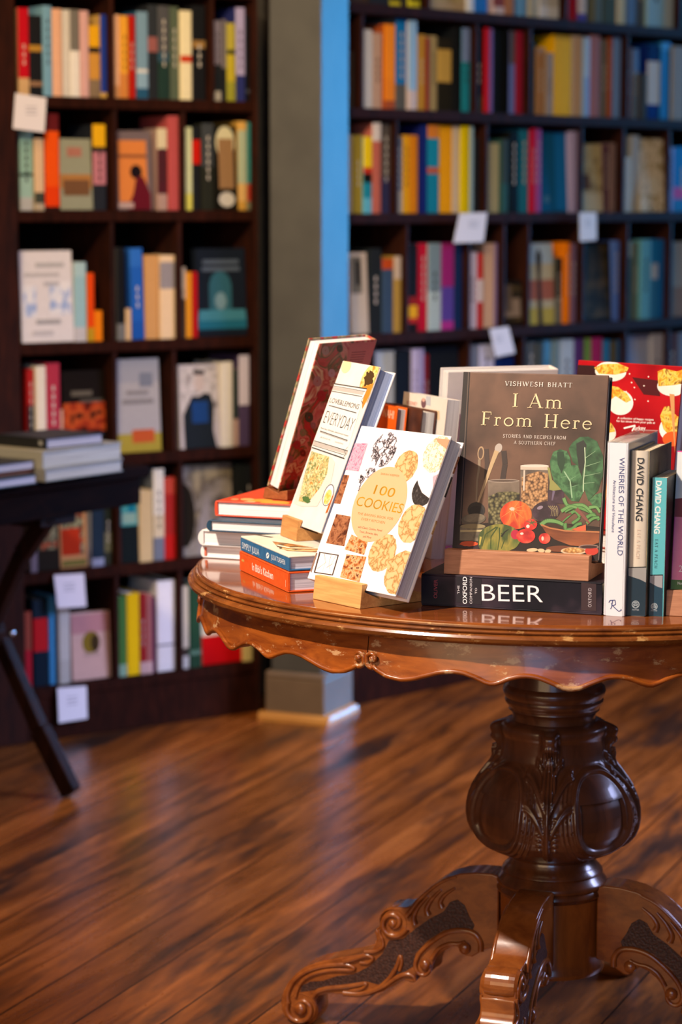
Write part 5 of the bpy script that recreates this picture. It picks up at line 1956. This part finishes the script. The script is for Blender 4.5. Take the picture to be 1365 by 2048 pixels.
NAMED['seeds'] = mottled('art_seeds', ['e0b878', 'b88848', '8a5c30'], 260, kind='voronoi', lo=.1, hi=.8)
a = Art(bk, 'front', dm)
V = lambda pts, m: a.poly([vpx(*p) for p in pts], m)
VL = lambda pts, w_, m, t=1: a.line([vpx(*p) for p in pts], w_ * .2418, m, t)
VE = lambda cx, cy, rx, ry, m, rot=0, wob=0, **k: a.ell(*vpx(cx, cy), rx * .2418, ry * .2418, m, rot, wob=wob, **k)
# hinge of the board and the dark table the things stand on
a.poly([(928, 743), (941, 744), (921, 1104), (905, 1104)], '241c19')
a.poly([(937, 744), (939, 744), (919, 1104), (917, 1104)], '5c4c42')
V([(60, 700), (300, 690), (700, 660), (1290, 720), (1290, 1000), (40, 1000)], '20150f')
VL([(345, 75), (352, 200), (345, 330)], 40, '463730')
VL([(490, 90), (500, 200), (480, 330)], 44, '3c302a')
VE(300, 108, 28, 56, 'a88a68', 5)
VE(299, 110, 18, 44, '5a473b', 5)
VL([(288, 160), (286, 230), (270, 330), (262, 510)], 24, '8c7a62', .55)
VE(446, 68, 30, 40, 'b0a498', 20)
VL([(432, 90), (390, 200), (330, 370), (265, 550)], 40, 'b89c74', .38)
VE(262, 580, 72, 66, '2c2824', 0)
VE(262, 590, 58, 46, '1c1a1a', 0)
V([(358, 335), (622, 345), (616, 600), (600, 700), (362, 690)], 'jar_glass')
V([(362, 470), (440, 432), (560, 425), (622, 440), (616, 600), (600, 700), (480, 700), (362, 690)], 'beans_green')
VE(490, 338, 132, 14, 'a09080')
VE(490, 338, 122, 9, '5c4c40')
V([(628, 225), (862, 225), (852, 560), (632, 560)], 'jar_glass')
V([(638, 310), (700, 280), (780, 258), (856, 280), (852, 550), (720, 570), (632, 540)], 'beans_tan')
VL([(660, 250), (655, 420)], 14, 'c8b8a4')
V([(628, 212), (862, 216), (862, 250), (628, 246)], 'c0b09c')
VE(745, 214, 118, 12, 'd0c4b4')
V([(860, 400), (990, 400), (985, 530), (850, 520)], 'eggplant')
VL([(905, 420), (890, 500)], 22, '6a5c70', .4)
V([(850, 225), (870, 230), (890, 330), (935, 375), (965, 410), (900, 420), (866, 412), (872, 350)], '8c8a4c')
V([(872, 175), (900, 98), (955, 76), (1012, 92), (1040, 150), (1048, 210), (1100, 205), (1130, 290), (1165, 400), (1110, 510), (1050, 505), (985, 430), (905, 340), (880, 260)], 'leafy')
V([(1026, 70), (1060, 20), (1120, -25), (1190, -28), (1260, 10), (1312, 130), (1318, 300), (1270, 420), (1190, 505), (1160, 420), (1120, 230), (1060, 180)], 'leafy2')
V([(1090, 30), (1150, 0), (1175, 40), (1165, 180), (1135, 300), (1110, 220), (1095, 120)], '2c3028')
V([(930, 100), (985, 95), (1000, 180), (970, 280), (935, 200)], '27402a')
VL([(1160, 60), (1165, 180), (1150, 330), (1148, 430)], 9, 'a8bc98')
for p, q in (((1165, 150), (1250, 90)), ((1160, 220), (1290, 180)), ((1152, 300), (1290, 270)), ((1150, 360), (1240, 350))):
    VL([p, q], 5, '8aa880', .4)
VL([(990, 260), (1040, 340), (1055, 480)], 10, '90b088')
for p, q in (((1035, 330), (1085, 300)), ((1045, 390), (1110, 370)), ((1020, 300), (960, 310))):
    VL([p, q], 4, '7aa078', .5)
V([(1195, 500), (1250, 450), (1305, 435), (1305, 560), (1240, 560)], 'leafy')
VE(840, 590, 118, 84, 'eggplant', -8)
for k in range(5):
    VL([(860 + k * 16, 545), (890 + k * 12, 580), (880 + k * 14, 630)], 5, 'a09060', .5)
VE(790, 560, 26, 14, '8c7c88', -20)
VE(590, 620, 132, 118, 'tomato')
for g_ in (-60, -30, 0, 35, 70, 110, 150):
    VL([(565, 575), (565 + 110 * cos(R(g_)), 590 + 100 * sin(R(g_)))], 6, 'dc8a48', .3)
VE(560, 570, 20, 15, 'dcb8a4', wob=.5)
V([(800, 700), (880, 660), (1000, 690), (1130, 740), (1290, 745), (1290, 790), (960, 745)], '3c2a1c')
pods = [((800, 705), (850, 670), (930, 675), (985, 700)), ((975, 670), (1010, 640), (1080, 590), (1120, 640), (1060, 690)), ((990, 480), (1020, 540), (1080, 545)), ((1000, 590), (1080, 555), (1160, 575), (1250, 620)), ((1060, 545), (1150, 540), (1220, 600)),
        ((1000, 690), (1010, 740), (1060, 735), (1100, 700), (1140, 690)), ((1200, 560), (1260, 555), (1290, 600)), ((1180, 640), (1230, 620), (1285, 660)), ((970, 590), (1040, 550), (1100, 560)), ((1180, 690), (1230, 650), (1285, 640))]
for i, q in enumerate([catmull([(x - 4, y) for x, y in p_], 5) for p_ in pods]):
    VL(q, 34 if i else 44, '2c4a26' if i % 3 == 0 else '3c6434', .8)
    VL(q, 24 if i else 32, '5c8c4c' if i % 2 else '6a9656', .7)
VL([(965, 665), (1010, 625), (1050, 608)], 26, '6a4038', .6)
VL([(1090, 570), (1140, 620), (1200, 690)], 34, '7c4c40', .5)
V([(798, 702), (850, 722), (960, 748), (1120, 765), (1288, 768), (1284, 850), (1180, 882), (1040, 872), (910, 822), (840, 768)], 'bowl_wood')
VL([(798, 700), (870, 728), (1000, 752), (1288, 762)], 12, 'b07044')
V([(1050, 740), (1120, 715), (1170, 700), (1170, 750), (1110, 755)], 'c8603c')
VE(240, 655, 102, 46, '5c5344', -6)
VE(245, 645, 88, 34, 'tarnish', -6)
V([(128, 715), (335, 712), (330, 820), (300, 840), (125, 830)], 'tarnish')
VE(235, 714, 104, 20, '8a7c58')
V([(130, 745), (335, 742), (335, 758), (130, 762)], 'b8a878')
VE(196, 868, 92, 36, '2c1418')
V([(104, 868), (290, 868), (280, 915), (112, 915)], '2c1820')
VE(200, 858, 74, 22, 'c8481c', wob=.2)
VE(455, 812, 176, 116, 'green_tom')
for cx, rx, rot in ((345, 66, 12), (415, 60, 4), (540, 80, -8)):
    VE(cx, 830, rx, 96 if cx < 500 else 78, 'green_tom', rot)
for q in (((430, 720), (340, 780), (310, 880)), ((440, 720), (385, 800), (380, 900)), ((455, 725), (455, 810), (440, 910)), ((470, 770), (500, 820), (470, 900))):
    VL(q, 12, '3a4a1c', .6)
VL([(300, 800), (290, 870)], 18, 'b0a04c', .6)
VL([(470, 800), (500, 760), (530, 740)], 16, '1c1c12', .4)
VE(585, 782, 36, 40, 'b0203c')
VE(672, 795, 78, 60, 'red_fruit')
VE(640, 775, 14, 10, 'f0c8b8')
VE(712, 700, 56, 46, 'red_fruit', -12)
for g_ in (0, 60, 130, 200, 260, 320):
    VL([(722, 685), (722 + 50 * cos(R(g_)), 685 + 36 * sin(R(g_)))], 9, '4c5c34', .4)
VE(690, 715, 14, 14, 'f0d0c4')
VE(828, 815, 48, 45, 'red_fruit')
VE(812, 815, 10, 18, 'f0c0ac')
VE(960, 900, 120, 26, '6c3a20')
for cx, cy, rx, rot in ((725, 910, 46, -4), (800, 914, 30, 5), (856, 920, 26, -6)):
    VE(cx, cy, rx, 15, 'd8b48c', rot)
VE(1070, 918, 108, 30, 'c8b090')
VE(1070, 914, 92, 24, 'seeds')
VE(1195, 885, 86, 20, '8c7468')
VE(1218, 918, 56, 36, 'b83424')
VE(1195, 885, 74, 13, '3c2420')
a.done('cover_art')
a = Art(bk, 'front', dm)
a.k = 130


def ipx(x, y):
    return (860 + .27106 * x, 720 + .27106 * y)


I_ = lambda s_, A, B, h, m, **k: a.text(s_, m, ipx(*A), ipx(*B), h * .27106, **k)
I_('VISHWESH BHATT', (556, 190), (1052, 203), 33, 'efe6da', font='serif', bold=.16)
I_('I', (609, 347), (653, 348), 100, 'e6cd9e', font='serif')
I_('Am', (726, 353), (980, 361), 103, 'e6cd9e', font='serif')
I_('From', (375, 480), (758, 495), 100, 'e6cd9e', font='serif')
I_('Here', (838, 500), (1197, 514), 102, 'e6cd9e', font='serif')
I_('STORIES AND RECIPES FROM', (542, 572), (1008, 587), 24, 'e8dccf', font='serif')
I_('A SOUTHERN CHEF', (622, 620), (930, 630), 24, 'e8dccf', font='serif')
a.done('title_lettering')

# books standing spine out at the right
wv, nb_, _ = frame(-19.6)


def spine_out(label, px, Wd, D, H, tilt, front, spine, pages, z=TZ, rounded=0, **kw):
    c = at_z(px[0], px[1], z) + UP * .0004
    t = R(tilt)
    Zv = UP * cos(t) + wv * sin(t)
    Yv = -(wv * cos(t) - UP * sin(t))
    O = c - Yv * Wd
    return closed_book(label, gB, axes(O, nb_, Yv, Zv), D, Wd, H, front, spine, front, pages, rounded=rounded, **kw), (D, Wd, H)


NAMED['win_white'] = flat('e6e6ea', .4, .4, .02)
bk, dm = spine_out('white boxed book about wineries standing at the right end of the BEER book', (1208, 1231.3), .0285, .185, .2375, .6, 'win_white', 'win_white', PAGES_G)


def wpx(x, y):
    return (1190 + .19042 * x, 860 + .19042 * y)


a = Art(bk, 'spine', dm)
a.text('WINERIES OF THE WORLD', '35457c', wpx(262, 288), wpx(240, 1316), 10.5)
a.text('Architecture and Viniculture', '35457c', wpx(196, 524), wpx(180, 1074), 6)
a.line([wpx(150, 1812), wpx(162, 1790), wpx(215, 1786), wpx(222, 1830), wpx(190, 1848), wpx(175, 1820)], 1.6, '35457c')
a.line([wpx(190, 1790), wpx(178, 1860), wpx(168, 1880)], 1.6, '35457c')
a.line([wpx(195, 1850), wpx(225, 1880), wpx(255, 1905), wpx(282, 1892), wpx(275, 1880)], 1.6, '35457c')
a.done('spine_lettering')
CLEAR = bpy.data.materials.new('clear_sleeve_plastic')
CLEAR.use_nodes = True
pb = CLEAR.node_tree.nodes['Principled BSDF']
pb.inputs['Base Color'].default_value = (.75, .73, .7, 1)
pb.inputs['Roughness'].default_value = .12
pb.inputs['Alpha'].default_value = .32
b = MB()
b.box(.0, .186, -.0008, -.0004, .001, .2382, CLEAR)
b.box(.0, .186, .02855, .0289, .001, .2382, CLEAR)
b.box(.0, .186, -.0008, .0289, .2384, .239, CLEAR)
b.build('clear_sleeve', bk)

for lab, px, Wd, D, H, tl, jk, txt in (
        ('cream spined tall book with dark blue foot, between the wineries box and its small twin', (1254.5, 1231), .0262, .142, .2265, .6, 'd8ccb8', 0),
        ('small turquoise spined paperback with dark blue foot beside its cream twin', (1298.5, 1231.6), .0205, .105, .190, .6, '5cb8c0', 1)):
    NAMED['jacket_%d' % txt] = flat(jk, .4, .35, .02)
    NAMED['photo_back_%d' % txt] = mottled('photo_back_%d' % txt, ['8c8068', 'a89878'] if not txt else ['3c3c36', '5c5c50'], 40)
    bk, dm = spine_out(lab, px, Wd, D, H, tl, 'photo_back_%d' % txt, 'jacket_%d' % txt, PAGES_CREAM, rounded=.0025 if not txt else 0, hard=not txt)
    a = Art(bk, 'spine', dm, off=-.0028 if not txt else 0)
    if not txt:
        a.poly([wpx(355, 1440), wpx(562, 1436), wpx(548, 1955), wpx(315, 1955)], '16303f')
        a.poly([wpx(357, 1450), wpx(560, 1446), wpx(556, 1602), wpx(480, 1570), wpx(358, 1530)], '9a9894')
        a.line([wpx(357, 1445), wpx(562, 1440)], 2, '0c1418')
        a.text('DAVID CHANG', '16222c', wpx(452, 292), wpx(432, 952), 12.5, bold=.01)
        a.text('EAT A PEACH', 'd8b8a4', wpx(448, 1040), wpx(436, 1350), 6, font='serif')
        cx, cy, r = wpx(432, 1832)[0], wpx(432, 1832)[1], 7
        tx = (wpx(398, 1896), wpx(468, 1898))
    else:
        a.poly([wpx(578, 1524), wpx(720, 1520), wpx(712, 1955), wpx(555, 1955)], '163c50')
        a.poly([wpx(578, 1532), wpx(716, 1528), wpx(712, 1660), wpx(660, 1645), wpx(576, 1600)], '9c9ca0')
        a.line([wpx(578, 1525), wpx(720, 1522)], 2, '0c1418')
        a.text('DAVID CHANG', 'e4ece8', wpx(650, 532), wpx(628, 1088), 10.5, bold=.035)
        a.text('EAT A PEACH', '1c3c4c', wpx(638, 1145), wpx(628, 1452), 5.5, font='serif')
        cx, cy, r = wpx(628, 1852)[0], wpx(628, 1852)[1], 6
        tx = (wpx(594, 1904), wpx(660, 1905))
    q = [(cx + r * cos(i * pi / 10), cy + r * sin(i * pi / 10)) for i in range(21)]
    a.line(q, 1.4, 'a8b4b8')
    for k in range(3):
        a.line([(cx - r * .7, cy - r * .4 + k * r * .45), (cx, cy - r * .65 + k * r * .45), (cx + r * .7, cy - r * .35 + k * r * .45)], 1.4, 'a8b4b8')
    a.text('POTTER', 'b0b8bc', tx[0], tx[1], 3)
    a.done('spine_lettering')

# pink and green book in a stand at the frame edge
BLp = at_z(1342, 1180.5, .8235)
BL = (BLp.x, BLp.y, BLp.z)
NAMED['pink_photo'] = mottled('pink_photo', ['b8287c', 'd04a94', 'c03484'], 14, rough=.3)
bk, dm, *_ = leaning('magenta and green book in a stand at the right edge of the photo', BL, -17, 11, .19, .02, .192, .007, front='pink_photo', spine='3c5a34', pages=PAGES, bevel=.001)
a = Art(bk, 'front', dm)


def rpx(x, y):
    return (1190 + .19042 * x, 860 + .19042 * y)


a.poly([rpx(845, 230), rpx(2400, 200), rpx(2400, 900), rpx(1000, 730), rpx(835, 725)], 'd0d4d4')
a.poly([rpx(835, 722), rpx(1100, 700), rpx(2400, 800), rpx(2400, 1200), rpx(1000, 920), rpx(820, 910)], '7c1428')
a.poly([rpx(780, 1570), rpx(2400, 1640), rpx(2400, 1760), rpx(765, 1680)], '3c6a2c')
a.poly([rpx(846, 232), rpx(872, 232), rpx(800, 1570), rpx(770, 1570)], '40583c')
a.text('2', 'eee0e8', rpx(884, 1490), rpx(922, 1492), 13)
a.text('Now', 'dce4d8', rpx(872, 1622), rpx(940, 1626), 5.5, bold=.02)
a.done('cover_art')
stand_for('light oak stand at the right edge of the photo, under the magenta book', BL, -17, 11, .02, TZ, .16, -.004, .014, .007, .07, .014, CHERRY)

# red book with egg halves, standing on two books behind
wv, nn, u = frame(-47, 6.6)
e0 = Vector((.354, 3.809, 0))
wl, nl_, _ = frame(-47)
for i, (z0, z1, c) in enumerate(((TZ + .0004, .8150, 'd8cfc4'), (.8155, .8410, '8a2a1c'))):
    O = e0 + wl * .0 - nl_ * .02 + UP * z0
    closed_book(('cream book lying flat at the bottom under the egg cookbook', 'dark red book lying flat directly under the egg cookbook')[i], gB, axes(O + nl_ * .17, wl, UP, -nl_), .2, z1 - z0, .17, c, pages=PAGES)
NAMED['egg_red'] = mottled('egg_red', ['8c0c14', 'a41018', 'b4161c'], 12, rough=.3)
O = Vector((.354, 3.809, .8425))
dm = (.212, .024, .262)
bk = closed_book('glossy red cookbook with stuffed egg halves on the cover, behind the wineries box', gB, axes(O, wv, nn, u), *dm, 'egg_red', 'd84a34', 'd84a34', PAGES)
NAMED['yolk'] = mottled('yolk', ['c8701c', 'e8a82c', 'f0c860', '8c6420'], 90, dist=1)
NAMED['egg_white'] = mottled('egg_white', ['e0d8cc', 'f0ece4'], 20)
a = Art(bk, 'front', dm)


def epx(x, y):
    return (1140 + .16484 * x, 700 + .16484 * y)


E_ = lambda cx, cy, rx, ry, m, rot=0, wob=0: a.ell(*epx(cx, cy), rx * .16484, ry * .16484, m, rot, wob=wob)
EP = lambda pts, m: a.poly([epx(*p) for p in pts], m)
EP([(90, 180), (300, 190), (350, 290), (200, 400), (60, 420)], '2c0c0c')
EP([(760, 330), (1080, 370), (1100, 560), (900, 540)], '4a0a10')
E_(500, 260, 190, 120, 'egg_white', 4)
EP([(300, 215), (400, 170), (600, 165), (720, 215), (690, 270), (560, 300), (360, 290)], 'yolk')
E_(620, 640, 155, 150, 'egg_white', 10)
EP([(480, 430), (590, 450), (700, 530), (750, 610), (690, 640), (560, 560), (480, 620)], 'yolk')
E_(440, 1010, 125, 120, 'egg_white')
EP([(440, 840), (520, 900), (560, 990), (440, 1010)], 'yolk')
E_(1250, 440, 185, 120, 'egg_white')
EP([(1070, 260), (1150, 225), (1300, 260), (1380, 240), (1480, 300), (1460, 420), (1250, 430), (1080, 440)], 'yolk')
E_(1260, 960, 170, 160, 'egg_white')
EP([(1100, 800), (1150, 690), (1210, 680), (1260, 760), (1420, 820), (1430, 1050), (1250, 1080), (1140, 960)], 'yolk')
E_(1250, 1080, 120, 90, 'd8581c')
E_(760, 1950, 160, 140, 'yolk')
E_(330, 1700, 130, 200, 'd88a2c')
for x, y in ((755, 395), (790, 455), (905, 435), (960, 325), (730, 290), (955, 620), (795, 600), (690, 505)):
    E_(x, y, 9, 9, 'f0d8c8')
EP([(1215, 530), (1275, 540), (1360, 1250), (1300, 1250)], 'c89058')
a.text('A collection of happy recipes', 'f0e4dc', epx(583, 836), epx(1022, 858), 4.2, bold=.01)
a.text('for fun times from your pals at', 'f0e4dc', epx(570, 872), epx(1040, 896), 4.2, bold=.01)
a.line([epx(660, 950), epx(740, 930), epx(800, 915), epx(760, 985)], 3, 'f0e8e0')
a.text('urkey', 'f0e8e0', epx(785, 975), epx(925, 975), 9, bold=.01)
a.done('cover_art')
# ---------------------------------------------------------------- dark trestle table at the left, with its books
DT = wood('trestle_dark_wood', '0d0504', '1a0b06', 5, (2, 12, 12), .8, .02, bump=.04)
DTL = wood('trestle_leg_wood', '140805', '2a130a', 5, (9, 9, 2), .5, .08, bump=.04)
d55, n55, _ = frame(55)
corner = at_z(300, 930, .745)
tt = empty('trestle_table', axes((corner.x, corner.y, 0), d55, n55, Vector((0, 0, 1))))
tag(tt, 'nearly black trestle table with crossed legs before the left bookcase', 'table')
TL, TW = 1.25, .52
b = MB()
b.box(-TL, 0, 0, TW, .718, .745, DT)
b.build('table_top', tt, bevel=.004)
b = MB()
b.box(-TL + .02, -.02, .012, .034, .655, .718, DT)
b.build('apron', tt, bevel=.003)
b = MB()
b.box(-TL + .02, -.02, TW - .034, TW - .012, .655, .718, DT)
b.build('apron', tt, bevel=.003)


def bar(b, p, q, wd, th, mat, along):
    p, q = Vector(p), Vector(q)
    t = (q - p).normalized()
    a = Vector(along)
    s = t.cross(a).normalized()
    i = len(b.v)
    for e in (p, q):
        for sx, sy in ((-1, -1), (1, -1), (1, 1), (-1, 1)):
            b.v.append(tuple(e + s * (wd / 2 * sx) + a * (th / 2 * sy)))
    k = b.mi(mat)
    for f in ((3, 2, 1, 0), (4, 5, 6, 7), (0, 1, 5, 4), (1, 2, 6, 5), (2, 3, 7, 6), (3, 0, 4, 7)):
        b.f.append([i + j for j in f])
        b.m.append(k)


foot = at_z(132, 1600, 0) - Vector((corner.x, corner.y, 0))
fu, fv = foot.dot(d55), foot.dot(n55)
for uu in (fu, fu - .78):
    for sgn in (1, -1):
        du = .02 * sgn
        y0, y1 = (fv, .46) if sgn > 0 else (.46, fv + .02)
        zc = (.0, .655)
        # slightly curved leg in three pieces
        P = [(uu + du, y0, .012), (uu + du, y0 + (y1 - y0) * .22, .15), (uu + du, y0 + (y1 - y0) * .5, .35), (uu + du, y0 + (y1 - y0) * .80, .56), (uu + du, y1, .655)]
        b = MB()
        for p, q, wd in zip(P, P[1:], (.046, .036, .034, .040)):
            bar(b, p, q, wd, .030, DTL, (1, 0, 0))
        b.build('crossed_leg', tt, bevel=.004)
    b = MB()
    b.box(uu - .06, uu + .06, fv + .01, .47, .63, .655, DTL)
    b.build('cleat', tt, bevel=.003)
b = MB()
c0 = (fv + .46) / 2
bar(b, (fu - .80, c0, .35), (fu + .02, c0, .35), .035, .03, DTL, (0, 1, 0))
b.build('stretcher', tt, bevel=.003)
STEEL = mottled('bolt_steel', ['9aa0a8', 'c0c4c8'], 60, rough=.2)
STEEL.node_tree.nodes['Principled BSDF'].inputs['Metallic'].default_value = 1
b = MB()
b.ball((fu + .040, c0 - .02, .36), .009, STEEL)
b.build('bolt', tt, smooth=60)


def flat_book(name, label, group, px_corner, deg, length, width, z0, th, cover, pages, spine_left=True, mark=None):
    """lying book: near-left corner given by a pixel, long face running to the right along deg"""
    wv, nn, _ = frame(deg)
    c = at_z(px_corner[0], px_corner[1], z0)
    root = empty('book', axes(c, wv, nn, Vector((0, 0, 1))))
    tag(root, label, 'book', group)
    cm = mat_of(cover)
    b = MB()
    b.box(0, length, 0, width, 0, .0025, cm)
    b.box(0, length, 0, width, th - .0025, th, cm)
    if spine_left:
        b.box(0, .003, 0, width, .0025, th - .0025, cm)
    else:
        b.box(0, length, width - .003, width, .0025, th - .0025, cm)
    b.build('cover', root)
    b = MB()
    x0 = .003 if spine_left else .003
    b.box(x0, length - .003, .003, width - .0035, .0025, th - .0025, pages)
    b.build('page_block', root)
    if mark:
        b = MB()
        y0, y1, z0_, z1_ = mark[:4]
        b.face([(-.0004, y1, z0_), (-.0004, y0, z0_), (-.0004, y0, z1_), (-.0004, y1, z1_)], mat_of(mark[4]))
        b.build('spine_emblem', root, norm=False)
    return root


GP = pages_mat('page_edges_grey', '77766f', 'b0aea4', 2)
GP2 = pages_mat('page_edges_grey_lilac', '84848c', 'a8a8b2', 2)
g = 'books lying on the dark trestle table'
zt = .7455
flat_book('book', 'thick grey book, lowest of the right pile on the dark trestle table', g, (91, 964), 55, .262, .19, zt, .027, '75746c', GP)
flat_book('book', 'thick grey white book, middle of the right pile on the dark trestle table', g, (86, 938), 55, .268, .2, zt + .0275, .038, '8b897c', GP)
flat_book('book', 'black book with pale pages topping the right pile on the trestle table', g, (93, 899), 50, .175, .16, zt + .066, .024, '1a1a1a', GP2,
          mark=(.012, .024, .008, .018, '8a8a86'))
wv, nn, _ = frame(55)


def near_book(label, pxr, z0, th, cover, pages, L=.24, W=.17):
    c = at_z(pxr[0], pxr[1], z0)
    O = c - wv * L
    root = empty('book', axes(O, wv, nn, Vector((0, 0, 1))))
    tag(root, label, 'book', g)
    cm = mat_of(cover)
    b = MB()
    b.box(0, L, 0, W, 0, .0025, cm)
    b.box(0, L, 0, W, th - .0025, th, cm)
    b.box(0, L, W - .003, W, .0025, th - .0025, cm)
    b.build('cover', root)
    b = MB()
    b.box(.003, L - .003, .002, W - .003, .0025, th - .0025, pages)
    b.build('page_block', root)


near_book('slim dark book under the orange lined one at the frame edge, on the trestle table', (74, 967), zt, .020, '20272a', GP2)
near_book('slim orange lined book, middle of three at the frame edge on the trestle table', (70, 943), zt + .0205, .006, '8a4a24', pages_mat('page_edges_dark', '2a2622', '4a443c', 2))
near_book('slim pale paged book, topmost of three at the frame edge on the trestle table', (70, 938), zt + .027, .020, '26282a', GP2)
